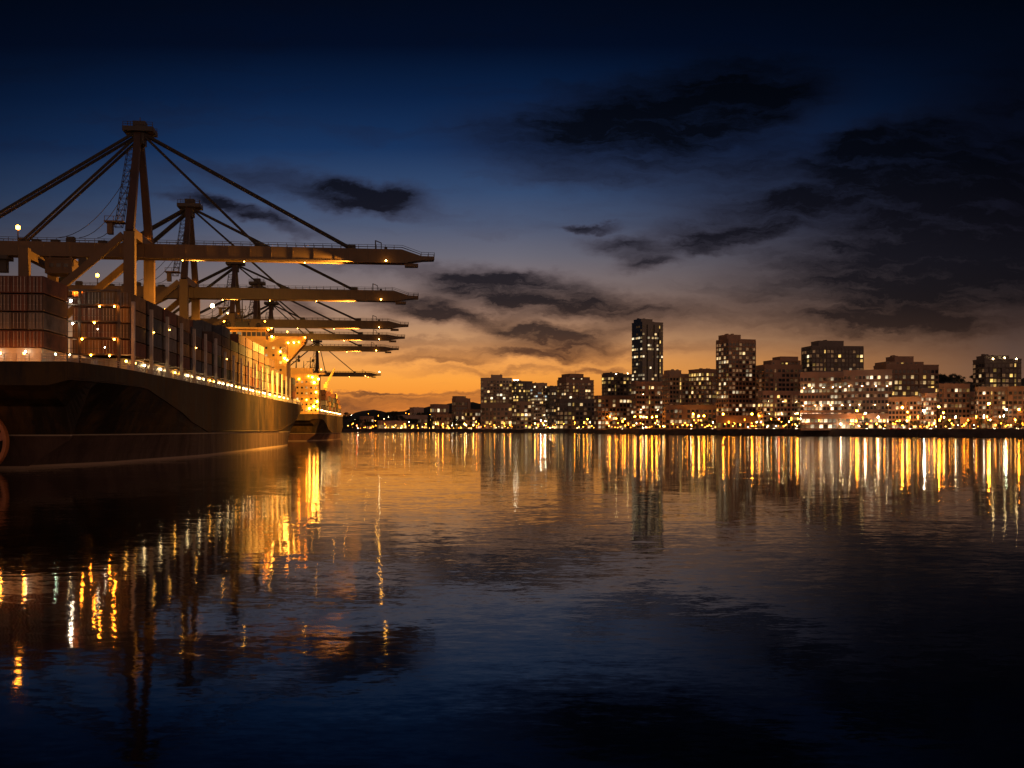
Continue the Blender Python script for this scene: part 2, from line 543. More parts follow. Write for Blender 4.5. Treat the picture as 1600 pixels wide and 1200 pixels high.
g = MB()
n = len(SHORE)
g.v = [(x, y, LAND) for x, y in SHORE] + [(x * 1.0 + (x * 0.9 if x > 0 else x), 6000, LAND) for x, y in SHORE]
for i in range(n - 1):
    g.face((i, i + 1, n + i + 1, n + i))
tag(g.build('ground', 'asphalt'), kind='structure')
g = MB()
for (xa, ya), (xb, yb) in zip(SHORE, SHORE[1:]):
    d = Vector((xb - xa, yb - ya, 0)).normalized()
    nn = Vector((d.y, -d.x, 0))
    a, b2 = Vector((xa, ya, 0)), Vector((xb, yb, 0))
    q = [a - nn * .5, b2 - nn * .5, b2 + nn * 5, a + nn * 5]
    up = [a - nn * .5, b2 - nn * .5, b2 + nn * .8, a + nn * .8]
    g.hexa([(v.x, v.y, -2) for v in q] + [(v.x, v.y, LAND + 0.35) for v in up])
tag(g.build('far_seawall', 'seawall_stone'), 'long dark stone seawall along the far shore below the city', 'seawall', kind='thing')

PHS, PHC = math.atan((655 - 800) / FPX), math.atan((578 - 800) / FPX)     # headings of the ships and of the crane rail
RS, RC = -PHS, -PHC


def ship_pt(l, a, z=0.0):
    """ship-heading frame: l metres to port of the sight line, a metres along it"""
    return Vector((a * math.sin(PHS) - l * math.cos(PHS), a * math.cos(PHS) + l * math.sin(PHS), z))


def crane_pt(l, a, z=0.0):
    return Vector((a * math.sin(PHC) - l * math.cos(PHC), a * math.cos(PHC) + l * math.sin(PHC), z))


QZ = 3.5
g = MB()
edge = [(84, 60), (83, 205), (74, 330), (73, 1500)]
top = [crane_pt(l, a, QZ) for l, a in edge] + [crane_pt(700, a, QZ) for l, a in edge]
bot = [Vector((v.x, v.y, -2)) for v in top[:4]]
g.v = [tuple(v) for v in top + bot]
for i in range(3):
    g.face((i, i + 1, 5 + i, 4 + i))
    g.face((8 + i, 9 + i, i + 1, i))
g.face((3, 11, 8, 0)) if False else None
tag(g.build('container_quay', 'seawall_stone'), kind='structure')

# hills behind the far shore
def hill(name, pts, Y, depth, back):
    """ridge line given as (photo x, photo y) at depth Y, falling to the ground in front and behind"""
    g = MB()
    rows = []
    xs = [pts[0][0] + (pts[-1][0] - pts[0][0]) * i / 60 for i in range(61)]
    for k, (fy, fz) in enumerate(((0, 0), (.2, .25), (.45, .62), (.7, .9), (1, 1), (1.5, .7), (2.4, 0))):
        row = []
        for x in xs:
            y = lerp_table(pts, x)
            q = at(x, y, Y)
            jit = (math.sin(x * .21 + k) + math.sin(x * .077 + 2 * k)) * 2.0 if 0 < fz else 0
            zz = LAND - 1 + (q.z - LAND + 1) * fz + jit * fz
            row.append(len(g.v))
            g.v.append((q.x * (1 + (fy - 1) * depth / Y), Y + (fy - 1) * depth, zz))
        rows.append(row)
    for r0, r1 in zip(rows, rows[1:]):
        for i in range(60):
            g.face((r0[i], r0[i + 1], r1[i + 1], r1[i]))
    return tag(g.build(name, 'hillside'), kind='structure')


hill('wooded_hill', [(420, 652), (540, 650), (575, 641), (620, 643), (660, 637), (700, 630), (750, 630), (800, 626), (900, 630), (1000, 640)], 2950, 400, 400)
hill('wooded_hill', [(1240, 640), (1400, 618), (1470, 592), (1520, 597), (1600, 590), (1720, 610)], 1500, 250, 300)


# ------------------------------------------------------------------ ships
def hull_part(root, L, hd, hw, zk, zd, zb, mat, name='hull'):
    sts = [0, 1.5, 3, 5, 7, 9, 12, 16, 20, 25, 30, 36, 43, 50, 58, 66, 75, 85, 95]
    sts = [s for s in sts if s < L * 0.45]
    k = int((L * 0.66 - sts[-1]) / 14)
    sts += [sts[-1] + (L * 0.66 - sts[-1]) * (i + 1) / k for i in range(k)]
    sts += [L * 0.66 + (L * 0.34) * (i + 1) / 16 for i in range(16)]
    NL = 9
    g, dk = MB(), MB()
    rows = []
    for s in sts:
        hdv, hwv, z1, z0, zt = (lerp_table(q, s) for q in (hd, hw, zk, zb, zd))
        z1 = min(z1, zt - 0.4)
        z0 = min(z0, z1 - 0.3)
        prof = []
        for i in range(NL):
            f = i / (NL - 1)
            z = z0 + (z1 - z0) * f
            q = max(0.0, (z - 0.0) / z1) ** 1.25
            x = hwv + (hdv - hwv) * q
            if z0 > 0 and s < 9:
                x = hdv * (0.80 + 0.20 * f)
            prof.append((x, z))
        prof += [(hdv + 0.22, z1 + 0.05), (hdv + 0.22, z1 + 0.3), (hdv, z1 + 0.4), (hdv, zt)]
        rows.append((s, prof))
    m = len(rows[0][1])
    for sgn in (1, -1):
        b = len(g.v)
        for s, prof in rows:
            g.v += [(sgn * x, s, z) for x, z in prof]
        for i in range(len(rows) - 1):
            for j in range(m - 1):
                q = (b + i * m + j, b + (i + 1) * m + j, b + (i + 1) * m + j + 1, b + i * m + j + 1)
                g.face(q if sgn > 0 else tuple(reversed(q)))
    b2 = len(rows) * m
    for j in range(m - 1):                      # stern plate
        g.face((j, j + 1, b2 + j + 1, b2 + j))
    for i in range(len(rows) - 1):              # counter / bottom
        g.face((i * m, b2 + i * m, b2 + (i + 1) * m, (i + 1) * m))
    e = (len(rows) - 1) * m
    for j in range(m - 1):
        g.face((e + j + 1, e + j, b2 + e + j, b2 + e + j + 1))
    h = g.build(name, mat, root)
    for s, prof in rows:
        x, z = prof[-1]
        dk.v += [(x - 0.03, s, z - 0.05), (-x + 0.03, s, z - 0.05)]
    for i in range(len(rows) - 1):
        dk.face((2 * i, 2 * i + 2, 2 * i + 3, 2 * i + 1))
    dk.build('deck', 'deck_paint', root)
    return h


def railing(root, hd, zd, s0, s1, side, step=2.0, across=None, wd=0.09):
    g = MB()
    s, prev = s0, None
    while s <= s1:
        x, z = side * (lerp_table(hd, s) - 0.15), lerp_table(zd, s)
        g.box(x - wd / 2, x + wd / 2, s - wd / 2, s + wd / 2, z - .04, z + 1.15)
        if prev:
            for h in (0.45, 0.8, 1.15):
                g.beam((prev[0], prev[1], prev[2] + h), (x, s, z + h), wd * .7)
        prev = (x, s, z)
        s += step
    return g.build('railing', 'white_paint', root)


_cont = {}


def container_mesh(color, doors):
    key = (color, doors)
    if key in _cont:
        return _cont[key]
    L, W, H = 12.19, 2.44, 2.68
    g = MB()
    for x in (-W / 2, W / 2 - .14):
        for y in (0, L - .14):
            g.box(x, x + .14, y, y + .14, 0, H)
        g.box(x, x + .12, .14, L - .14, 0, .16)
        g.box(x, x + .12, .14, L - .14, H - .12, H)
    for y in (0, L - .12):
        g.box(-W / 2 + .14, W / 2 - .14, y, y + .12, 0, .15)
        g.box(-W / 2 + .14, W / 2 - .14, y, y + .12, H - .12, H)
    g.box(-W / 2 + .12, W / 2 - .12, .12, L - .12, H - .09, H - .03)
    g.box(-W / 2 + .12, W / 2 - .12, .12, L - .12, .1, .15)
    nc = 30                                              # corrugated side sheets
    for sg in (1, -1):
        b = len(g.v)
        for i in range(nc * 2 + 1):
            y = .14 + (L - .28) * i / (nc * 2)
            d = W / 2 - (.025 if (i // 1) % 2 else .085)
            g.v += [(sg * d, y, .16), (sg * d, y, H - .12)]
        for i in range(nc * 2):
            q = (b + 2 * i, b + 2 * i + 2, b + 2 * i + 3, b + 2 * i + 1)
            g.face(q if sg > 0 else tuple(reversed(q)))
    g.box(-W / 2 + .14, W / 2 - .14, L - .1, L - .05, .15, H - .12)
    g.box(-W / 2 + .14, W / 2 - .14, .09, .12, .15, H - .12)
    if doors:
        for x in (-.95, -.35, .35, .95):
            g.box(x - .03, x + .03, .02, .08, .16, H - .13)
    me = g.mesh('shipping_container', 'container ' + color)
    d = MB()
    d.box(-.53, .53, .03, .085, .16, H - .13)
    d.mi = 1
    for x in (-.3, .3):
        d.box(x - .045, x + .045, -.04, .03, .16, H - .13)
        d.box(x - .1, x + .1, -.045, .03, 1.0, 1.1)
    d.mi = 2
    d.box(-.53, -.49, .02, .09, .16, H - .13).box(.49, .53, .02, .09, .16, H - .13)
    dm = d.mesh('door', ['container ' + color, 'galvanised', 'dark_iron'])
    _cont[key] = (me, dm)
    return _cont[key]


TIER, CPITCH = 2.9, 2.52
TIERN = ['bottom tier', 'second tier', 'third tier', 'fourth tier', 'fifth tier', 'sixth tier']
COLN = ['outermost row', 'second row in', 'third row in', 'fourth row in', 'fifth row in']
crng = random.Random(5)


def container(color, l, a, z, label, group, doors=False):
    me, dm = container_mesh(color, False)
    o = tag(link('shipping_container', me, None, ship_pt(l, a, z), RS + R(crng.uniform(-.12, .12))), label, 'shipping container', group)
    if doors:
        for x in (-.54, .54):
            link('door', dm, o, (x, 0, 0))
    return o


def pick_color():
    return crng.choices(list(CONT), (7, 6, 4, 3, 3, 2, 3))[0]


GRP1 = 'containers stacked on the near ship'
L1, A1 = 69.5, 174.0
ship = thing('container_ship', 'long dark hulled container ship moored at left, its rounded stern nearest the camera', 'container ship', ship_pt(L1, A1), RS, 'container ships at the quay')
HD = [(0, 15.2), (6, 16.8), (16, 18.0), (28, 18.5), (290, 18.5), (320, 17.3), (340, 12.5), (352, 7), (362, .4)]
HW = [(9, 4.0), (35, 12.5), (90, 18.5), (238, 18.5), (262, 17.5), (300, 12), (335, 4), (350, .3)]
ZK = [(0, 14.0), (34, 14.0), (50, 12), (65, 9.9), (78, 7.6), (95, 5.6), (230, 5.6), (262, 8), (326, 16), (362, 17)]
ZD = [(0, 16.9), (300, 16.9), (362, 18.2)]
ZB = [(0, 13.2), (5, 10), (9.5, -2), (348, -2), (362, 12)]
hull_part(ship, 362, HD, HW, ZK, ZD, ZB, 'hull_paint')
railing(ship, HD, ZD, 1, 350, 1)
g = MB()
x0 = HD[0][1]
for i in range(17):
    x = -15 + i * 1.875
    g.box(x - .05, x + .05, .1, .2, 16.85, 18.05)
for h in (.45, .8, 1.15):
    g.box(-15.1, 15.1, .12, .18, 16.9 + h - .03, 16.9 + h + .03)
g.build('stern_railing', 'white_paint', ship)
# bitts on deck
for s in (10, 26, 40, 66, 92, 120, 150, 180, 210, 240, 270, 300):
    x = lerp_table(HD, s) - .8
    g = MB().box(x - .4, x + .4, s - 1, s + 1, 16.84, 16.98)
    for q in (-.5, .5):
        g.tube([(x, s + q, 16.9), (x, s + q, 17.8)], .25, 8)
    g.build('mooring_bitt', 'white_paint', ship)
g = MB()
for i in range(22):
    s = 33 + i * 13.4
    if 272 < s < 296 or s > 325:
        continue
    MB().box(-15.4, 15.4, s + .5, s + 12.6, 16.85, 19.55).build('hatch_coaming', 'white_paint', ship)
MB().box(-9.6, 9.6, 5, 17, 16.85, 19.3).build('hatch_coaming', 'white_paint', ship)
for k in range(19):                                   # lashing posts at each bay gap with a lamp under the overhang
    s = 28.4 + 13.4 * k
    if s > 272:
        break
    g = MB()
    hgt = 29.5 if k < 7 else 27
    for sg in (1, -1):
        g.box(sg * 17.85 - .28, sg * 17.85 + .28, -.35, .35, 16.85, hgt)
        g.box(sg * 17.85 - .36, sg * 17.85 + .36, -.3, .3, 19.2, 19.7)
    g.box(-17.6, 17.6, -.3, .3, 19.75, 19.93)
    lp = g.build('lashing_post', 'white_paint', ship, (0, s, 0))
    if k in (1, 2, 4, 7):
        bulb(lp, (18.35, -.2, 23.4 + (k % 3) * 1.7), .12, 'a', 45)
    for q in (3.2, 9.4):
        bulb(ship, (15.75, s + q, 18.9), .22, 'y' if (k + int(q)) % 3 else 'a', 36, 'deck_lamp')
    # a ventilator hood and locker per bay inside the passage
    vg = MB()
    vg.tube([(16.2, s + 5, 16.85), (16.2, s + 5, 18.2)], .32, 8)
    vg.ball((16.2, s + 5, 18.3), .5, 8, 4, .6)
    vg.build('ventilator', 'white_paint', ship)
    vg = MB()
    vg.box(15.42, 16.1, s + 6.8, s + 8.4, 16.86, 18.6)
    vg.build('deck_locker', 'white_paint', ship)
g = MB()                                              # tall lashing gantry between the stern stack and the next one
for x in (-17, -9, -1, 7.6, 9.9, 16.6):
    g.box(x - .22, x + .22, -.25, .25, 16.85, 31)
for z in (19.6, 22.5, 25.4, 28.3, 30.9):
    g.box(-17.1, 16.8, -.5, .5, z - .12, z + .12)
for z in (20.6, 23.5, 26.4, 29.3):
    g.box(-17.1, 16.8, -.52, -.47, z - .04, z + .04)
gan = g.build('lashing_gantry', 'post_metal', ship, (0, 23.5, 0))
for x, z, tint, s, r in ((8.6, 28.9, 'w', 130, .2), (8.9, 24.9, 'w', 90, .17), (16.0, 28.0, 'o', 300, .14), (12.6, 25.1, 'o', 300, .14), (16.0, 22.2, 'o', 280, .14), (10.5, 22.2, 'o', 280, .14),
                         (13.5, 28.0, 'o', 300, .14), (5.3, 28.0, 'o', 280, .16), (12, 19.4, 'o', 260, .14), (15.2, 19.3, 'o', 260, .13), (13.2, 24.0, 'w', 60, .1), (14.4, 20.8, 'w', 50, .1)):
    bulb(gan, (x, -.7, z), r, tint, s)
for x in (-13, -9.6, -4.4, -.6, 4.6, 8.2):             # lamps added low on the stern rail to brighten the stern stack
    bulb(ship, (x, 1.3, 18.2), .17, 'o', 260, 'stern_lamp')
for x, z, tint in ((-3, 18.6, 'w'), (3, 18.4, 'w'), (7.4, 18.7, 'w'), (12, 18.3, 'g'), (14.2, 18.2, 'y')):
    bulb(ship, (x, 4.2, z), .14, tint, 45, 'deck_lamp')
# shrouded propeller under the counter
g = MB()
N = 40
for rr0, rr1, ya, yb in ((5.2, 4.65, 3.0, 4.3),):
    for i in range(N):
        a0, a1 = 2 * math.pi * i / N, 2 * math.pi * (i + 1) / N
        p4 = [(rr0 * math.cos(a), rr0 * math.sin(a)) for a in (a0, a1)] + [(rr1 * math.cos(a), rr1 * math.sin(a)) for a in (a1, a0)]
        g.hexa([(x, ya, z) for x, z in p4] + [(x, yb, z) for x, z in p4])
pr = g.build('propeller_shroud', 'bronze', ship, (-.3, 0, 4.4))
g = MB()
g.tube([(0, 2.7, 0), (0, 9, 0)], .8, 12)
for i in range(7):
    a = 2 * math.pi * i / 7 + .2
    u, vv = Vector((math.cos(a), 0, math.sin(a))), Vector((-math.sin(a), 0, math.cos(a)))
    q = []
    for rr, wd, tw in ((.6, .5, .5), (2.6, 1.0, .3), (4.5, .6, .15)):
        c = u * rr + Vector((0, 3.7, 0))
        q.append((c - vv * wd - Vector((0, tw, 0)), c + vv * wd + Vector((0, tw, 0))))
    for (p0, p1), (p2, p3) in zip(q, q[1:]):
        th = Vector((0, .12, 0))
        g.hexa([p0 - th, p1 - th, p3 - th, p2 - th, p0 + th, p1 + th, p3 + th, p2 + th])
g.build('propeller', 'bronze', pr)
bulb(ship, (1.5, .4, 12.3), .2, 'o', 110, 'stern_lamp')

# bridge of the near ship
def porthole_rows(parent, xs, zs, y, w_, h_, dark, mats, prob, seed):
    rr = random.Random(seed)
    pm = {}
    for z in zs:
        for x in xs:
            k = rr.choice(mats) if rr.random() < prob else dark
            if k not in pm:
                pm[k] = MB().box(-w_ / 2, w_ / 2, -.12, .06, -h_ / 2, h_ / 2).mesh('window', k)
            link('window', pm[k], parent, (x, y, z))


s0 = 277.0
g = MB().box(-15.5, 15.5, s0, s0 + 14, 16.85, 42.2)
for z in range(20, 42, 3):
    g.box(-15.7, 15.7, s0 - .25, s0, z - .12, z + .12)
acc_ = g.build('accommodation_block', 'ship_yellow', ship)
porthole_rows(acc_, [-13 + 2.9 * i for i in range(10)], [18.6 + 3 * i for i in range(8)], s0, .9, .9, 'dark_glass', ['window_warm', 'window_yellow'], .3, 3)
g = MB().box(-23, 23, s0 + 1, s0 + 9, 42.2, 43.0)
for sg in (1, -1):
    g.box(sg * 23 - .15, sg * 23 + .15, s0 + 1, s0 + 9, 43, 44.6)
    xa, xb = sorted((sg * 8, sg * 22.8))
    g.box(xa, xb, s0 + .9, s0 + 1.2, 43, 44.5)
    q = [(15.5, 42.2), (22.8, 42.2), (22.4, 41.2), (15.5, 33.5)]
    q = [(sg * x, z) for x, z in q]
    g.prism(q if sg < 0 else list(reversed(q)), s0 + 2, s0 + 2.8)
    g.prism(q if sg < 0 else list(reversed(q)), s0 + 7, s0 + 7.8)
wing = g.build('bridge_wing', 'ship_yellow', ship)
g = MB().box(-11, 7, s0 + 1.5, s0 + 10, 42.9, 47.2)
g.box(-12.6, 8.4, s0 - .8, s0 + 11, 47.2, 47.9)
wh = g.build('wheelhouse', 'ship_yellow', ship)
porthole_rows(wh, [-9.6 + 1.95 * i for i in range(9)], [45.3], s0 + 1.5, 1.6, 1.7, 'dark_glass', ['window_warm'], .12, 4)
g = MB()
g.tube([(-3, s0 + 4, 47.9), (-3, s0 + 4, 59.5)], .45, 8, .18)
for z, hw_ in ((50.5, 3.4), (53, 2.4), (55.5, 1.5)):
    g.box(-3 - hw_, -3 + hw_, s0 + 3.6, s0 + 4.4, z - .12, z + .12)
    g.box(-3 - hw_, -3 - hw_ + .2, s0 + 3.9, s0 + 4.1, z, z + 1.6)
    g.box(-3 + hw_ - .2, -3 + hw_, s0 + 3.9, s0 + 4.1, z, z + 1.6)
g.beam((-6.5, s0 + 4, 47.9), (-3.2, s0 + 4, 55), .25)
g.beam((.5, s0 + 4, 47.9), (-2.8, s0 + 4, 55), .25)
g.box(-5.6, -.4, s0 + 2.8, s0 + 5.2, 47.9, 50.2)
g.ball((-8.5, s0 + 4, 49.4), 1.2, 10, 6)
g.ball((3.6, s0 + 4, 49.2), 1.0, 10, 6)
for x in (-12, -10, 5.4, 7.6, 13, 17, 20, 22.5):
    zb_ = 47.9 if -12.6 < x < 8.4 else 43
    g.box(x - .06, x + .06, s0 + 1.9, s0 + 2.05, zb_, zb_ + 3.2)
g.build('radar_mast', 'dark_iron', ship)
g = MB()                                              # life ring hung on the wing bracket
for i in range(16):
    a0, a1 = 2 * math.pi * i / 16, 2 * math.pi * (i + 1) / 16
    g.tube([(1.1 * math.cos(a0), 0, 1.1 * math.sin(a0)), (1.1 * math.cos(a1), 0, 1.1 * math.sin(a1))], .25, 6)
g.build('life_ring', 'white_paint', ship, (14.3, s0 - .35, 38.6))
for x, y, z, tint, s, r in ((16.2, -.6, 41.6, 'a', 110, .3), (18.4, .2, 41.8, 'a', 110, .3), (20.4, .2, 42.0, 'o', 90, .3), (22.9, .2, 43.9, 'o', 90, .3), (13.0, -.7, 38.0, 'a', 110, .3), (14.8, -.8, 35.3, 'a', 110, .4), (15.8, -.8, 34.6, 'a', 110, .35),
                            (-12.4, -1.2, 47.0, 'a', 110, .35), (8.3, -1.2, 46.9, 'o', 90, .32), (9.6, -.3, 44.2, 'a', 110, .35), (15.7, .4, 46.2, 'o', 70, .28), (-8, -1.1, 44.4, 'o', 90, .3), (6.9, -1.0, 50.3, 'o', 50, .3), (-9.5, -.5, 50.2, 'o', 70, .3), (9, -.9, 28, 'o', 90, .3), (13, -.9, 25, 'o', 90, .3), (14, -.9, 22, 'o', 90, .3)):
    bulb(ship, (x, s0 + y, z), r, tint, s, 'bridge_lamp')

spot(gan, (8.7, -1.2, 31.6), (-24, 165, 50), 60e3, 'o', 30)  # beam added above the gantry lamps to light the nearest crane's legs

# containers on the near ship
SPECIAL = {}
for c in range(4):                                   # stern stack
    for tr in range(4):
        col = ['rust red', 'rust red', 'dark brown', 'rust red', 'dark brown', 'grey'][(c * 3 + tr * 5) % 6]
        container(col, 60.7 + CPITCH * c, A1 + 4.6, 19.35 + TIER * tr, '%s container at the very stern, %s, %s column from the right' % (col, TIERN[tr], ORD[c]), GRP1, True)
for c in range(4):
    for tr in range(4):
        col = ['rust red', 'ochre', 'rust red', 'dark brown', 'ochre'][(c * 2 + tr * 3) % 5]
        container(col, 53.75 + CPITCH * c, 203, 19.95 + TIER * tr, '%s container, stack behind the stern one, %s, %s column from the right' % (col, TIERN[tr], ORD[c]), GRP1, True)
OUT = [4, 4, 4, 4, 3, 3, 4, 5, 4, 5, 5, 5, 5, 4, 4, 3, 2, 2]
INN = [4, 4, 4, 4, 4, 4, 5, 5, 5, 5, 5, 5, 5, 5, 4, 4, 3, 3]
for k in range(1, 18):
    for c in range(3):
        top_ = OUT[k] if c == 0 else INN[k]
        lo = 0 if c == 0 else max(0, OUT[k] - 1)
        for tr in range(lo, top_):
            if c == 2 and tr < top_ - 1:
                continue
            col = pick_color()
            if k in (4, 5) and c == 0 and tr == 1:
                col = 'ochre'
            if k == 2 and tr == 2 and c == 0:
                col = 'pale grey'
            container(col, 53.75 + CPITCH * c, 203 + 13.4 * k + crng.uniform(-.08, .08), 19.95 + TIER * tr,
                      '%s container, %s bay from the stern, %s, %s' % (col, ORD[k + 1], TIERN[tr], COLN[c]), GRP1)
for k in range(3):
    for tr in range(3 - (k > 1)):
        col = pick_color()
        container(col, 55.2 + 1.3 * k, 470 + 13.0 * k, 19.95 + TIER * tr, '%s container on the long ship, forward of its yellow bridge, %s, %s bay' % (col, TIERN[tr], ORD[k]), GRP1)

# the farther ship
L2, A2 = 64.6, 578.0
far = thing('container_ship', 'smaller container ship with lit yellow bridge, moored beyond the bow of the long one', 'container ship', ship_pt(L2, A2), RS, 'container ships at the quay')
HD2 = [(0, 9.0), (5, 11.8), (14, 13.4), (160, 13.4), (182, 10.5), (200, .4)]
HW2 = [(9, 3), (30, 7), (66, 13.4), (140, 13.4), (175, 7), (192, .3)]
ZK2 = [(0, 11.8), (8, 11.8), (20, 10.2), (45, 6), (66, 4.2), (140, 4.2), (185, 13), (200, 14)]
ZD2 = [(0, 14.4), (200, 15)]
ZB2 = [(0, 11), (5, 8), (9.5, -2), (190, -2), (200, 9)]
hull_part(far, 200, HD2, HW2, ZK2, ZD2, ZB2, 'hull_paint_far')
railing(far, HD2, ZD2, 1, 190, 1, 2.5, None, .12)
g = MB().box(-11, 11.2, 8, 20, 14.35, 35.5)
for z in range(18, 35, 3):
    g.box(-11.2, 11.4, 7.75, 8, z - .12, z + .12)
ac2 = g.build('accommodation_block', 'ship_yellow', far)
porthole_rows(ac2, [-9.5 + 2.4 * i for i in range(9)], [16.5 + 3 * i for i in range(6)], 8, 1.0, 1.0, 'dark_glass', ['window_warm', 'window_yellow'], .35, 8)
g = MB().box(-14.5, 14.5, 9, 16, 35.5, 36.4).box(-8, 8, 9.5, 17, 36.4, 39.0)
g.build('bridge_wing', 'ship_yellow', far)
g = MB()
for x, z, r in ((-6, 44, .35), (-1, 46, .4), (3, 43, .3), (6.5, 45, .35), (9, 42, .25)):
    g.tube([(x, 12, 39 if abs(x) < 8 else 36.4), (x, 12, z)], r, 6, .12)
for x, z in ((-6, 42), (-1, 42.5), (-1, 44.5), (6.5, 42.5)):
    g.box(x - 2, x + 2, 11.8, 12.2, z - .15, z + .15)
    g.ball((x + 1.4, 12, z + .7), .8, 8, 5)
g.build('radar_mast', 'dark_iron', far)
g = MB().tube([(8.6, 16, 14.35), (8.6, 16, 30)], 1.6, 12, 1.3)
g.build('funnel', 'dark_iron', far)
for x, z, tint, r in ((11.3, 33, 'a', .5), (8, 34, 'a', .45), (9, 31.2, 'a', .55), (6, 34.5, 'o', .4), (1, 33, 'o', .45), (10, 26, 'a', .4), (5, 22, 'o', .4), (10.5, 21, 'a', .5), (8.8, 18.5, 'a', .55), (6.5, 17.4, 'a', .5), (10.8, 17, 'o', .45)):
    bulb(far, (x, 7.2, z), r, tint, 90, 'bridge_lamp')
for s in range(20, 186, 9):
    bulb(far, (lerp_table(HD2, s) - 1.6, s, 16.7), .34, 'a' if s % 2 else 'y', 40, 'deck_lamp')
for s, hgt, jib in ((72, 34, True), (110, 31, False), (150, 30, False)):
    g = MB()
    g.tube([(9.5, s, 14.35), (9.5, s, hgt)], .9, 8, .6)
    g.box(8.4, 10.6, s - 1.1, s + 1.1, hgt - 3.5, hgt - 1)
    if jib:
        g.beam((9.5, s + 1, hgt - 2), (13.5, s + 16, hgt + 9), 1.2, 1.6, .6, .8)
    else:
        g.beam((9.5, s + 1, hgt - 2), (9.5, s + 20, hgt - 6), 1.0, 1.2, .5, .6)
    g.build('deck_crane', 'ship_yellow', far)
TR2 = [4, 3, 4, 3, 2, 4, 3, 3, 2, 2]
for k in range(10):
    for c in range(2):
        for tr in range(TR2[k]):
            if c and tr < TR2[k] - 1:
                continue
            col = pick_color()
            container(col, 52.6 + CPITCH * c + (max(0, k - 8) * 1.2), A2 + 26 + 13.4 * k, 16.6 + TIER * tr, '%s container on farther ship, %s bay from its bridge, %s, %s' % (col, ORD[k], TIERN[tr], COLN[c]), 'containers stacked on the farther ship')


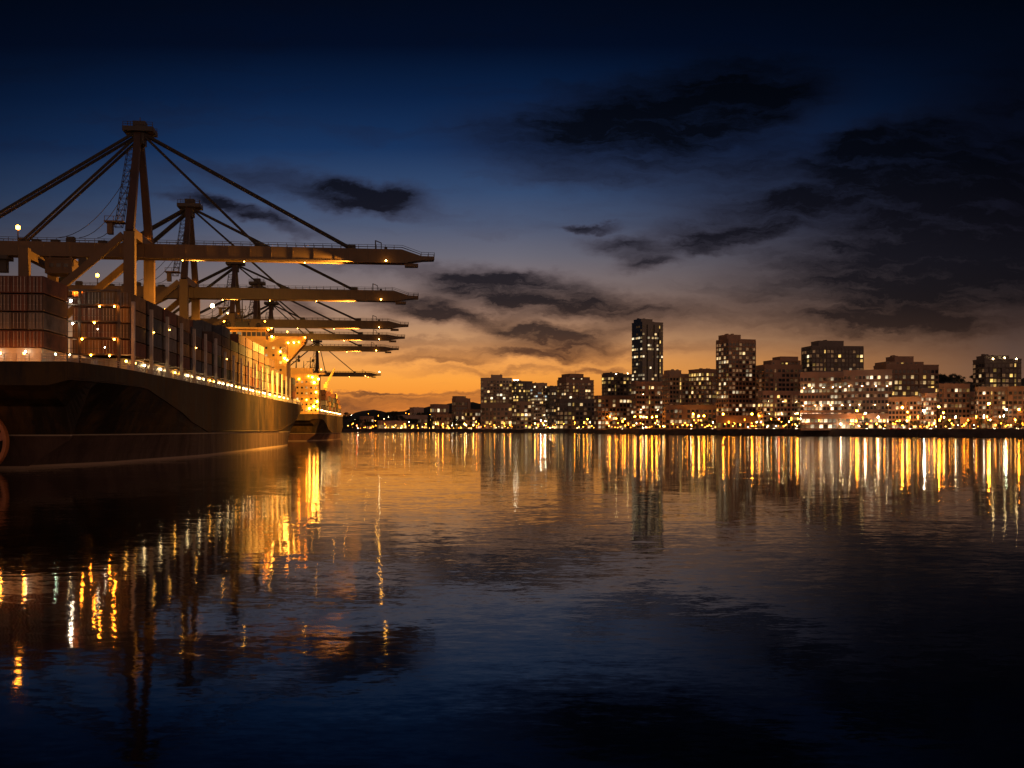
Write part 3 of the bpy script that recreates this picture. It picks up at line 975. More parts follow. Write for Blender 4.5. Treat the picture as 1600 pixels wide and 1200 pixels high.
# ------------------------------------------------------------------ ship-to-shore gantry cranes
def crane(label, px, Y, ytop, ybot, tip, gd=4.4, lamps=(), beam=True):
    base = at(px, HY, Y)
    ztop = at(px, ytop, Y).z - QZ
    zb = at(px, ybot, Y).z - QZ
    zt = zb + gd
    c = thing('gantry_crane', label, 'harbour crane', (base.x, base.y, QZ), RC, 'gantry cranes along the container quay')
    SP = 15.5
    P, D = 'crane_paint', 'crane_dark'
    for y in (-SP, SP):
        MB().box(-1.7, 1.7, y - 1.5, y + 1.5, 1.6, zt + 1.5).build('leg', P, c)
        MB().box(-33.5, -30.5, y - 1.4, y + 1.4, 1.6, zb).build('leg', P, c)
        sgn = 1 if y > 0 else -1
        MB().beam((0, y, zt + 1.5), (-.3, sgn * 1.6, ztop - 3), 2.6, 2.6, 1.9, 1.9).build('tower_leg', 'tower_paint', c)
        MB().beam((-2, y, zt + .5), (-30, y, zb - 20), 1.8, 2.2).build('diagonal_brace', P, c)
        g = MB().box(-30.5, -1.7, y - 1.1, y + 1.1, 18, 20.5)
        g.box(-30.5, -1.7, y - 1.0, y + 1.0, zb - 2.6, zb - .3) if False else None
        g.build('portal_beam', P, c)
        g = MB()
        for x in (-34, -31, -3, 1):
            for q in (-2.6, 0, 2.6):
                g.tube([(x + .3, y + q - .0, .55), (x + 1.7, y + q, .55)], .55, 10)
        g.box(-34.6, -29.4, y - 3.4, y + 3.4, .9, 1.7)
        g.box(-3.4, 3.4, y - 3.4, y + 3.4, .9, 1.7)
        g.build('bogie', D, c)
    MB().box(-1.2, 1.2, -SP + 1.5, SP - 1.5, zt + .2, zt + 3.0).build('cross_beam', P, c)
    MB().box(-33, -31, -SP + 1.4, SP - 1.4, zb - 3, zb - .4).build('cross_beam', P, c)
    MB().box(-1.1, 1.1, -SP + 1.5, SP - 1.5, 12, 15).build('sill_beam', P, c)
    # boom over the water and back girder over the quay
    prof = [(2.0, zb), (tip - 9, zb), (tip - 4, zb + .8), (tip, zb + 1.0), (tip, zb + 2.1), (tip - 4.5, zb + 2.2), (tip - 11, zt - .1), (2.0, zt)]
    g = MB().prism(list(reversed(prof)), -2.4, 2.4)
    for y in (-2.75, 2.4):                              # rail flanges along the bottom
        g.box(2.0, tip - 9, y, y + .35, zb - .35, zb + .15)
    for x in range(8, int(tip) - 10, 7):
        g.box(x - .08, x + .08, -2.5, -2.4, zb + .1, zt - .1)
    g.box(tip - 10, tip - 5.5, -1.8, 1.8, zb - 1.4, zb - .36)
    boom = g.build('boom', P, c)
    g = MB().box(-74, 1.9, -2.4, 2.4, zb, zt)
    for y in (-2.75, 2.4):
        g.box(-74, 1.9, y, y + .35, zb - .35, zb + .15)
    for x in range(-70, 0, 8):
        g.box(x - .08, x + .08, -2.5, -2.4, zb + .1, zt - .1)
    girder = g.build('back_girder', P, c)
    for nm, xa, xb, par in (('boom_railing', 3, tip - 11, boom), ('girder_railing', -74, -3, girder)):
        g = MB()
        for y in (-2.3, 2.3):
            for h in (.65, 1.3):
                g.box(xa, xb, y - .06, y + .06, zt + h - .06, zt + h + .06)
            x = xa
            while x <= xb:
                g.box(x - .07, x + .07, y - .07, y + .07, zt - .02, zt + 1.3)
                x += 3.0
            if par is boom:
                for h in (.65, 1.3):
                    g.beam((xb, y, zt + h), (tip - 4.5, y * .9, zb + 2.2 + h), .12)
                    g.beam((tip - 4.5, y * .9, zb + 2.2 + h), (tip, y * .9, zb + 2.1 + h), .12)
                for xx in (tip - 4.5, tip - 2, tip):
                    g.box(xx - .08, xx + .08, y * .9 - .08, y * .9 + .08, zb + 2.1, zb + 3.5)
        if par is boom:
            x = tip - 20
            g.box(x - .2, x + .2, -.3, .3, zt - .02, zt + 3.2)
            g.beam((x, 0, zt + 3.1), (x + 2, 0, zt + 2.3), .3)
            g.box(x + 1.8, x + 2.1, -.2, .2, zt + .4, zt + 2.4)
            g.box(x + 3, x + 4, -.6, .6, zt - .02, zt + 1.0)
        else:
            for x in (-60, -52, -46, -33, -27, -22, -12):
                g.box(x - 1.2, x + 1.2, -1.2, 1.2, zt - .02, zt + 1.0 + (x % 3) * .5)
        g.build(nm, D, par)
    # apex
    g = MB().box(-1.7, 1.7, -2.4, 2.4, ztop - 7, ztop - 2.4)
    g.box(-4.9, 4.9, -4.2, 4.2, ztop - 3.2, ztop - 1.7)
    g.box(-2.0, 2.0, -2.0, 2.0, ztop - 1.8, ztop + .6)
    for x in (-4.7, -2.3, 0, 2.3, 4.7):
        for y in (-4.0, 4.0):
            g.box(x - .08, x + .08, y - .08, y + .08, ztop - 1.72, ztop - .3)
    for y in (-4.0, 4.0):
        for h in (.7, 1.4):
            g.box(-4.7, 4.7, y - .06, y + .06, ztop - 1.7 + h - .06, ztop - 1.7 + h + .06)
    g.tube([(0, 0, ztop + .6), (0, 0, ztop + 2.2)], .14, 6)
    g.tube([(3.6, 2, ztop - 1.7), (3.6, 2, ztop + .8)], .12, 6)
    g.tube([(-3.6, -2, ztop - 1.7), (-3.6, -2, ztop + .4)], .12, 6)
    g.build('apex_platform', D, c)
    # stays
    for y in (-1.9, 1.9):
        MB().beam((1.6, y, ztop - 3.6), (tip - 28, y, zt), .85, .7).build('forestay', 'steel_cable', c)
        MB().beam((1.6, y, ztop - 4.2), (tip - 59, y, zt), .75, .65).build('forestay', 'steel_cable', c)
        MB().beam((-1.6, y, ztop - 3.6), (-58, y * .9, zt), .95, .8).build('backstay', 'steel_cable', c)
        MB().beam((-1.6, y, ztop - 5.5), (-37, y * .9, zt), .85, .75).build('backstay', 'steel_cable', c)
    g = MB()
    for x, y in ((tip - 28, -1.9), (tip - 28, 1.9), (tip - 59, -1.9), (tip - 59, 1.9), (-58, -1.7), (-58, 1.7), (-37, -1.7), (-37, 1.7)):
        g.box(x - 1.3, x + 1.3, y - .25, y + .25, zt - .02, zt + 1.2)
    g.build('stay_anchor', D, c)
    # lattice stair tower beside the near tower leg
    g = MB()
    a, b3 = Vector((-3.6, -SP + .6, zt + 3)), Vector((-2.2, -3.0, ztop - 9))
    nseg = 14
    prev = None
    for i in range(nseg + 1):
        q = a.lerp(b3, i / nseg)
        cs = [q + Vector(d) for d in ((-1.1, -.9, 0), (1.1, -.9, 0), (1.1, .9, 0), (-1.1, .9, 0))]
        for j in range(4):
            g.beam(cs[j], cs[(j + 1) % 4], .14)
        if prev:
            for j in range(4):
                g.beam(prev[j], cs[j], .18)
            g.beam(prev[i % 2], cs[1 - i % 2], .14)
        prev = cs
    g.build('stair_tower', D, c)
    g = MB()
    g.box(-7.5, -1.6, -SP - 2.4, -SP + 2.4, zt + 4.2, zt + 4.6)
    for x in (-7.3, -4.6, -2):
        g.box(x - .08, x + .08, -SP - 2.3, -SP - 2.15, zt + 4.6, zt + 6.0)
    g.box(-7.4, -1.8, -SP - 2.3, -SP - 2.2, zt + 5.9, zt + 6.05)
    g.box(-6.8, -5.2, -SP - 1.2, -SP + 1.2, zt + .6, zt + 4.2)
    g.build('landing_platform', P, c)
    # slack ropes from the tower to the back girder
    g = MB()
    for x1, zfrac, sag, y in ((-26, .62, 9, -3), (-19, .50, 7, -5), (-13, .40, 6, -7)):
        p0, p1 = Vector((-2, y, zt + (ztop - zt) * zfrac)), Vector((x1, y * .4, zt + 1.5))
        g.tube([p0.lerp(p1, i / 10) - Vector((0, 0, sag * 4 * (i / 10) * (1 - i / 10) * .6)) for i in range(11)], .11, 5)
    g.build('slack_rope', 'steel_cable', c)
    # machinery house and trolley hung under the girder
    g = MB().box(-29, -20.5, -4.6, 4.6, zb - 6.2, zb - 1.6)
    g.box(-29.3, -20.2, -4.9, 4.9, zb - 1.6, zb - 1.2)
    for x in (-28, -21.5):
        for y in (-2.55, 2.55):
            g.box(x - .3, x + .3, y - .15, y + .15, zb - 1.3, zb - .36)
    mh = g.build('machinery_house', P, c)
    for x in (-27, -24.7, -22.4):
        MB().box(-.7, .7, -.1, .06, -.6, .6).build('window', 'dark_glass', mh, (x, -4.6, zb - 3.6))
    g = MB().box(-46, -41, -3.2, 3.2, zb - 1.6, zb - .4).box(-45, -42, -1.6, 1.6, zb - 5.6, zb - 1.6)
    g.build('trolley', D, c)
    g = MB().box(-18.6, -16, -4.4, -2.9, zb - 3.6, zb - .9)
    g.build('operator_cab', D, c)
    # floodlights
    for k, (x, h, r, tint, s) in enumerate(((-38, 4.4, .75, 'o', 60),) + tuple(lamps)):
        g = MB().box(-.15, .15, -.15, .15, 0, h)
        g.box(-.55, .55, .42, .62, h - .4, h + .45)
        fl = g.build('floodlight', D, c, (x, -2.3, zt))
        bulb(fl, (0, -.05, h), r, tint, s)
    fl = MB().box(-.6, .6, -.35, .1, -.5, -.3).build('floodlight', D, boom, (tip - 16.5, -4.1, zb + .1))
    MB().beam((0, .1, -.4), (0, 1.7, .1), .14).build('bracket', D, fl)
    bulb(fl, (0, -.15, 0.0), .30, 'a', 75)
    g = MB().box(-.5, .5, -.4, .4, -.35, 0)
    for x in (14, 34, 54):
        fl = g.build('floodlight', D, boom, (x, -2.0, zb - .36))
        bulb(fl, (0, 0, -.5), .16, 'a', 70)
    bulb(c, (0.2, -SP + 2.2, zt + 1.8), .22, 'o', 60, 'walkway_lamp')
    bulb(c, (0.0, SP - 3.2, zt + 3.6), .22, 'o', 60, 'walkway_lamp')
    if beam:
        spot(c, (tip - 26, -3.4, zb - 1.2), (8, 6 if ytop < 250 else 48, 6 - QZ), 1900e3 if ytop < 250 else 750e3, 'a', 126 if ytop < 250 else 116, .4, 1.0)
        spot(c, (18, -3.4, zb - 1.2), (14, 50, 26), 90e3, 'a', 100)
        spot(c, (34, 3.6, zb - 1.5), (25, 110, zb + 4), 12e3, 'a', 120)  # added fill beam, brightening the next crane's boom
    return c


crane('tallest gantry crane, nearest the camera, its brown boom crossing above the stern stacks', 219, 362, 194, 403.0, 97.7)
crane('second gantry crane from the left, its tower top just right of the tallest tower', 297, 471, 314, 465.5, 98.5)
crane('third gantry crane from the left, with the big white floodlight on its girder', 368, 604, 405, 510, 95.6, 4.0, ((-12.2, 7, 1.1, 'y', 40), (-4, 3, .4, 'a', 70), (-22, 3, .4, 'a', 60)))
crane('fourth gantry crane from the left, its boom just above the yellow bridge wing', 402, 685, 437, 529, 92.5, 3.4, ((-6, 3, .4, 'a', 60), (9, 3, .4, 'a', 60)))
crane('fifth gantry crane from the left, its boom right behind the yellow bridge wing', 424, 785, 469, 547, 91.5, 3.4, ((6, 3, .4, 'a', 60),))
crane('farthest and lowest gantry crane, its thin boom low over the farther ship', 496, 1167, 530, 587.5, 67.5, 4.0, ((4, 3, .5, 'a', 60), (66, .6, .5, 'y', 60)), False)


# ------------------------------------------------------------------ the city on the far shore
WLIT = {'warm': ['window_warm', 'window_warm', 'window_yellow', 'window_white'], 'yellow': ['window_yellow', 'window_yellow', 'window_warm'],
        'white': ['window_white', 'window_white', 'window_warm'], 'cool': ['window_cool', 'window_white', 'window_warm'], 'dim': ['window_dim', 'window_warm', 'window_dim']}
_win = {}


def window_mesh(w_, h_, mat):
    key = (round(w_, 2), round(h_, 2), mat)
    if key not in _win:
        _win[key] = MB().box(-w_ / 2, w_ / 2, -.14, .1, -h_ / 2, h_ / 2).mesh('window', mat)
    return _win[key]


PEOPLE = []


def building(label, x0, x1, yt, off, s=.3, nf=12, nc=8, ns=4, lit=.15, pal='warm', wall='concrete', e=26, pent=None, steps=(), bands=True, strips=False, rows=None, mast=None,
             seed=1, cat='building', roof_lamps=0, name='apartment_block', ybase=None, sidelit=None, maxw=100, wfrac=(.68, .6), piers=False, uplights=0):
    """tower block seen at (x0..x1, top yt); s is the share of its width taken by the left-hand side wall"""
    rr = random.Random(seed)
    xm = (x0 + x1) / 2
    Y = shoreY(xm) + off
    W_ = (x1 - x0) / FPX * Y
    H = at(xm, yt, Y).z - LAND
    er = R(e) if s > 0 else 0.0
    wf = (1 - s) * W_ / math.cos(er)
    df = s * W_ / math.sin(er) if s > 0 else max(16, .5 * W_)
    rz = er - math.atan((xm - HX) / FPX)
    # centre the silhouette on xm: the near corner splits it in the ratio s : 1-s
    left = at(x0, HY, Y)
    o = thing(name, label, cat, (0, 0, LAND), rz, None)
    cx, cy = math.cos(rz), math.sin(rz)
    near_px = x0 + s * (x1 - x0)
    q = at(near_px, HY, Y)
    o.location = (q.x, q.y, LAND)                         # local origin: near corner; front runs along +x, side along +y
    g = MB().box(0, wf, 0, df, -1, H)
    fh = H / (nf + .6)
    if bands:
        for i in range(1, nf + 1):
            z = i * fh
            g.box(-.45, wf + .45, -.45, df + .45, z - .16, z + .2)
    bayset = set(rr.sample(range(nc), max(1, nc // 3))) if nc >= 5 and not piers and bands else set()
    for j in bayset:
        g.box(wf * j / nc + .15, wf * (j + 1) / nc - .15, -1.5, .02, 0, H - fh * rr.choice((.5, 1.5, 2.5)))
    if bands and not piers and wall != 'dark_glass':     # balconies with solid parapets
        for j in range(nc):
            if j in bayset or rr.random() < .35:
                continue
            for i in range(1, nf):
                if rr.random() < .92:
                    x_a, x_b, z = wf * j / nc + .1, wf * (j + 1) / nc - .1, i * fh + .2
                    g.box(x_a, x_b, -1.7, -.45, z - .36, z - .12)
                    g.box(x_a, x_b, -1.7, -1.55, z - .12, z + .75)
    if piers:
        for i in range(nc + 1):
            x = wf * i / nc
            g.box(x - .35, x + .35, -.34, .02, 0, H - .4)
        for i in range(ns + 1):
            y = df * i / max(1, ns)
            g.box(-.34, .02, y - .35, y + .35, 0, H - .4)
    for x_0, x_1, y_0, y_1 in ((-.25, wf + .25, -.25, .25), (-.25, wf + .25, df - .25, df + .25), (-.25, .25, .25, df - .25), (wf - .25, wf + .25, .25, df - .25)):
        g.box(x_0, x_1, y_0, y_1, H - .35, H + 1.1)
    g.build('wall', wall, o)
    pz = H
    if pent:
        pa, pb, py = pent
        k = (at(xm, py, Y).z - LAND)
        xa, xb = wf * ((pa - near_px) / (x1 - near_px)), wf * ((pb - near_px) / (x1 - near_px))
        xa, xb = max(.4, xa), min(wf - .4, max(xb, xa + 3))
        g = MB().box(xa, xb, df * .15, df * .85, H - .3, k)
        g.box(xa - .2, xb + .2, df * .15 - .2, df * .85 + .2, k - .5, k)
        for _ in range(3):
            ux = rr.uniform(xa, xb - 2)
            g.box(ux, ux + 2, df * .4, df * .55, k - .05, k + rr.uniform(.8, 2))
        g.build('penthouse', wall, o)
    for a_, b_, ys in steps:
        k = (at(xm, ys, Y).z - LAND)
        xa, xb = wf * ((a_ - near_px) / (x1 - near_px)), wf * ((b_ - near_px) / (x1 - near_px))
        xa, xb = max(.0, xa), min(wf, xb)
        g = MB().box(xa, xb, .2, df * .9, H - .3, k)
        g.box(xa, xb, .05, df * .9 + .1, k - .5, k + .4)
        nstep = max(1, int((k - H) / fh))
        so = g.build('upper_storey', wall, o)
        for i in range(nstep):
            for j in range(max(1, int((xb - xa) / 5))):
                if rr.random() < .7:
                    link('window', window_mesh(2.4, 1.7, rr.choice(WLIT[pal]) if rr.random() < lit * 1.3 else 'dark_glass'), so, (xa + 2.5 + 5 * j, .2, H + (i + .5) * fh))
    if mast:
        MB().tube([(wf * .5, df * .5, H - .1), (wf * .5, df * .5, H + mast)], .35, 6, .12).build('mast', 'post_metal', o)
    g = MB()
    for _ in range(rr.randint(4, 8)):
        ux, uy, us = rr.uniform(.1, .8) * wf, rr.uniform(.2, .7) * df, rr.uniform(1.5, 4)
        g.box(ux, ux + us, uy, uy + us, H - .1, H + rr.uniform(1.2, 2.6))
    g.build('rooftop_plant', 'dark_cladding', o)
    # windows
    cells = []
    ww, wh_ = wfrac
    for i in range(nf):
        z = (i + .5) * fh + .1
        boost = rr.choice((.3, .6, 1, 1, 1.6, 2.6)) if rows is None else rows[i % len(rows)]
        for j in range(nc):
            run = rr.random() < lit * boost
            cells.append((run, 0, wf * (j + .5) / nc, z, -1.5 if j in bayset and z < H - 2.6 * fh else 0))
        bs = boost if sidelit is None else boost * sidelit
        for j in range(ns if s > 0 else 0):
            cells.append((rr.random() < lit * bs, 1, df * (j + .5) / ns, z, 0))
    if nc >= 6 and rr.random() < .55:                    # a lit stairwell, floor over floor
        js = rr.randrange(1, nc - 1)
        px_ = wf * (js + .5) / nc
        cells = [c_ for c_ in cells if not (c_[1] == 0 and abs(c_[2] - px_) < .01)]
        for i in range(nf):
            link('stair_window', window_mesh(wf / nc * .34, fh * .72, 'window_dim' if rr.random() < .6 else 'window_yellow'), o, (px_, -1.5 if js in bayset and (i + .5) * fh < H - 2.6 * fh else 0, (i + .5) * fh))
    rr.shuffle(cells)
    cells.sort(key=lambda c_: not c_[0])
    rest = MB()
    cur = {}
    for n_, (on, side, p_, z, i) in enumerate(cells):
        step = (wf / nc) if side == 0 else (df / max(1, ns))
        w_, h_ = step * ww, fh * wh_
        dim = not on and rr.random() < .34
        rest.mi = 1 if dim else 0
        mt = rr.choice(WLIT[pal]) if on else ('window_dim' if dim else 'dark_glass')
        if n_ < maxw:
            link('window', window_mesh(w_, h_, mt), o, (p_, i, z) if side == 0 else (0, p_, z), 0 if side == 0 else -math.pi / 2)
        else:
            if side == 0:
                rest.box(p_ - w_ / 2, p_ + w_ / 2, i - .14, i + .1, z - h_ / 2, z + h_ / 2)
            else:
                rest.box(-.14, .1, p_ - w_ / 2, p_ + w_ / 2, z - h_ / 2, z + h_ / 2)
    if rest.f:
        tag(rest.build('window', ['dark_glass', 'window_dim'], o), kind='stuff')
    for i in range(uplights):                            # bracket lamps added to wash the front with light
        for hz_ in (.10, .42, .74):
            ux = wf * (i + .5 + rr.uniform(-.2, .2)) / uplights
            MB().box(ux - .06, ux + .06, -2.6, -.1, H * hz_ - .3, H * hz_ - .2).build('lamp_bracket', 'post_metal', o)
            bulb(o, (ux, -2.7, H * hz_), .17, 'y', 260, 'wall_lamp')
    if not uplights and 20 < off <= 130 and wall != 'dark_glass':   # orange lamps added over the ground floor to warm the lower walls
        for i in range(max(2, nc // 3)):
            ux, uz = wf * (i + rr.uniform(.2, .8)) / max(2, nc // 3), rr.uniform(5, 9)
            MB().box(ux - .06, ux + .06, -2.9, -.1, uz - .3, uz - .2).build('lamp_bracket', 'post_metal', o)
            bulb(o, (ux, -3.0, uz), .22, 'o', 330, 'wall_lamp')
    for i in range(roof_lamps):
        bulb(o, (wf * (i + .7) / roof_lamps * .95, -.6, H + .9 + (i % 2)), .6, 'y', 45, 'roof_lamp')
    return o


B = building
B('broad grey block at the left end of the skyline, flat topped with a square penthouse', 751, 800, 591, 70, .0, 15, 10, 0, .22, 'warm', 'concrete', pent=(767, 785, 585.5), seed=2, rows=[.2, .3, .6, 1.2, .8, 1.8, 1, .3, 1.6, 1.2, 1, .4, 1.4, .8, .2])
B('dark office block with a bright white roof sign lamp, beside the broad grey block', 800, 832, 596, 110, .2, 15, 7, 3, .2, 'yellow', 'dark_cladding', seed=3)
B('slim office block with rows of cool white windows near its top', 829, 855, 599, 60, .3, 14, 6, 3, .4, 'cool', 'concrete', seed=4, wfrac=(.9, .5))
B('stepped block with a thin roof mast, left of the dark glass tower', 870, 928, 594, 60, .25, 14, 9, 4, .24, 'warm', 'brown_stone', steps=((872, 922, 589), (890, 912, 584)), mast=18, seed=5)
B('low dark block filling the gap between two taller blocks at left', 853, 872, 604, 120, .3, 12, 4, 2, .15, 'warm', 'dark_cladding', seed=6)
B('dark block with an orange lit crown, just left of the tall glass tower', 940, 988, 585, 60, .2, 14, 8, 3, .2, 'yellow', 'dark_cladding', pent=(945, 975, 582), seed=7, rows=[.2, .4, .3, .8, 1, .6, .4, 1, .5, .7, 1.2, .6, 3, 2.6], roof_lamps=2)
B('low brown block below the block with the orange crown', 928, 990, 619, 30, .1, 7, 10, 2, .2, 'warm', 'brown_stone', seed=8)
B('tallest tower of the skyline, dark glass with a lit paler left side', 987, 1036, 503.5, 130, .34, 28, 9, 5, .16, 'white', 'dark_glass', e=33, pent=(1003, 1022, 497.5), seed=9, sidelit=2.0, name='glass_tower', cat='tower', rows=[.3, .2, .4, .2, .8, .4, .2, 1, .4, 1.5, .6, 1.8, .5, 1.4, .4, .3, 1, .2, .2, 1.8, .3, 2.2, 1.6, .2, 3.2, .8, .2, .1], wfrac=(.8, .5))
B('wide lit office block at the foot of the tallest tower', 986, 1036, 597, 70, .15, 9, 9, 2, .34, 'white', 'brown_stone', seed=10, wfrac=(.75, .5), uplights=2)
B('grey concrete block with dark recessed columns, right of the tallest tower', 1035, 1080, 585, 60, .25, 12, 7, 3, .07, 'warm', 'concrete', pent=(1046, 1066, 578), seed=11, piers=True)
B('block with bright yellow top floors and a dark right side', 1076, 1119, 577.5, 90, .55, 13, 5, 6, .16, 'yellow', 'brown_stone', e=40, seed=12, sidelit=1.7, rows=[.3, .4, .6, .3, .4, .8, .5, .8, .6, .7, .6, 3.2, 3.4])
B('tall brown concrete tower with a square penthouse and small square windows', 1119, 1180, 530.5, 70, .32, 20, 8, 5, .07, 'warm', 'brown_stone', e=32, pent=(1139, 1160, 522), seed=13, name='apartment_tower', cat='tower', sidelit=3.2, piers=True)
B('stepped dark block right of the tall brown tower', 1181, 1252, 571, 110, .2, 13, 9, 3, .08, 'warm', 'brown_stone', steps=((1205, 1250, 563), (1219, 1246, 557)), seed=14)
B('orange lit terraced block in front of the stepped dark block', 1184, 1250, 612, 45, .12, 8, 11, 2, .32, 'yellow', 'pale_render', seed=15, rows=[.6, .5, .8, 1.6, .8, 2, 1, .6], uplights=3)
B('very broad dark brown block towering behind the white lit offices', 1252, 1346, 541.5, 190, .18, 18, 14, 4, .08, 'warm', 'dark_cladding', e=24, pent=(1281, 1319, 531.5), seed=16, rows=[.2] * 10 + [1, .8, 1.6, 2, .6, 1.8, 2, .2], piers=True)
B('pale pink office block ablaze with rows of lit windows', 1250, 1318, 583, 60, .0, 9, 12, 0, .52, 'white', 'pale_render', seed=17, name='office_block', wfrac=(.72, .5), rows=[1.7, 1.2, 1.6, .9, 1.5, .6, 1.6, 1.6, .15], uplights=5)
B('pale pink office wing with fewer lit windows, right of the blazing one', 1318, 1390, 580, 75, .0, 9, 13, 0, .26, 'white', 'pale_render', seed=18, name='office_block', wfrac=(.7, .5), rows=[1.2, .3, .5, .8, .5, 1.2, 2.2, 2.6, 1.2], uplights=4)
B('stepped block with scattered yellow windows and a low square penthouse', 1365, 1462, 571, 150, .2, 11, 13, 4, .16, 'yellow', 'brown_stone', steps=((1384, 1440, 565.5),), pent=(1400, 1428, 556), seed=19, rows=[.3, .3, .3, .5, .3, 1.5, 2.6, 1.6, 1, 2, .2])
B('low pinkish terrace of offices under the yellow windowed block', 1388, 1440, 622, 45, .0, 6, 10, 0, .2, 'white', 'concrete', seed=20, rows=[1.5, .6, .4, .4, .8, .6])
B('small rounded white lit building right of the low pinkish terrace', 1440, 1462, 616, 45, .3, 7, 4, 2, .3, 'white', 'pale_render', seed=21)
B('low brick block with wide bays behind the street lamps at right', 1462, 1512, 601, 70, .1, 8, 8, 2, .1, 'warm', 'brown_stone', seed=22)
B('narrow brown block squeezed between the wide bay block and the pinkish stone block', 1506, 1527, 614, 85, .2, 7, 3, 2, .15, 'yellow', 'brown_stone', seed=41)
B('low brown block behind the rounded white building', 1436, 1470, 608, 95, .1, 7, 6, 2, .15, 'warm', 'concrete', seed=42)
B('dark block with lamps along its roof edge at the far right', 1521, 1591, 562, 160, .25, 13, 9, 4, .12, 'yellow', 'dark_cladding', pent=(1541, 1576, 555), seed=23, roof_lamps=3, rows=[.2, .4, .3, .4, .3, 1.4, .8, .2, .9, 2, 2.4, 2, .2])
B('pinkish stone block under the dark block with roof lamps', 1524, 1572, 606, 60, .1, 8, 8, 2, .12, 'warm', 'concrete', seed=24)
B('brown corner block at the right edge of the picture', 1575, 1650, 606, 60, .0, 8, 11, 0, .12, 'warm', 'brown_stone', seed=25)
B('low lit shop row at the foot of the pale pink offices', 1252, 1385, 648, 22, .0, 2, 20, 0, .75, 'white', 'pale_render', seed=26, cat='shop row', name='shop_row', bands=False, wfrac=(.8, .6))
B('low brown terrace below the broad grey block', 752, 800, 632, 30, .0, 5, 8, 0, .2, 'yellow', 'brown_stone', seed=27)
B('low dark terrace between the two left clusters of blocks', 800, 866, 628, 30, .1, 6, 10, 2, .25, 'warm', 'brown_stone', seed=28)
B('low dark block below the stepped block with the mast', 868, 930, 624, 28, .1, 6, 9, 2, .16, 'warm', 'dark_cladding', seed=29)
B('low lit block below the grey concrete block with recessed columns', 1040, 1118, 634, 40, .0, 4, 12, 0, .2, 'warm', 'brown_stone', seed=30)
B('low warehouse at the foot of the tall brown tower', 1120, 1186, 651, 30, .0, 1, 9, 0, .35, 'yellow', 'brown_stone', seed=31, cat='warehouse', name='warehouse', bands=False)
B('low quay warehouse with an orange lit wall at far right', 1500, 1575, 654, 40, .0, 1, 10, 0, .3, 'yellow', 'brown_stone', seed=32, cat='warehouse', name='warehouse', bands=False)
B('small stepped house block on the hill left of the skyline', 706, 735, 623, 220, .2, 6, 5, 2, .2, 'warm', 'brown_stone', seed=33, name='hill_house', cat='house', steps=((712, 728, 619),))
B('pale lit villa on the wooded hill top', 640, 662, 637, 420, .3, 3, 4, 2, .5, 'yellow', 'pale_render', seed=34, name='hill_house', cat='house')
B('flat roofed house on the hill between the villa and the stepped house', 672, 702, 632, 300, .2, 4, 5, 2, .14, 'warm', 'brown_stone', seed=35, name='hill_house', cat='house')
B('long low house on the hill slope below the villa', 622, 668, 649, 200, .1, 2, 8, 2, .3, 'yellow', 'pale_render', seed=36, name='hill_house', cat='house', bands=False)
B('narrow house at the left foot of the wooded hill', 562, 584, 651, 120, .3, 3, 4, 2, .3, 'warm', 'brown_stone', seed=37, name='hill_house', cat='house')
B('dark house at the hill foot just left of the broad grey block', 724, 751, 640, 60, .2, 4, 5, 2, .35, 'warm', 'brown_stone', seed=38, name='hill_house', cat='house')
B('brick house at the hill foot, third from the broad grey block', 676, 706, 647, 70, .2, 3, 6, 2, .35, 'yellow', 'brown_stone', seed=39, name='hill_house', cat='house')
B('low shed with lit openings on the left end of the far quay', 590, 636, 658, 40, .1, 1, 8, 2, .6, 'yellow', 'pale_render', seed=40, name='quay_shed', cat='shed', bands=False)

# the bright sign lamp cluster on the dark office block
so = thing('sign_lamp', 'cluster of brilliant white lamps on the dark office block roof', 'roof lamp', at(806, 594, shoreY(806) + 100), 0)
MB().box(-4.5, 4.5, -.3, .3, -1.2, -.7).build('rail', 'post_metal', so)
for i in range(5):
    bulb(so, (-4 + 2 * i, -.3, 0), .8, 'w', 30)

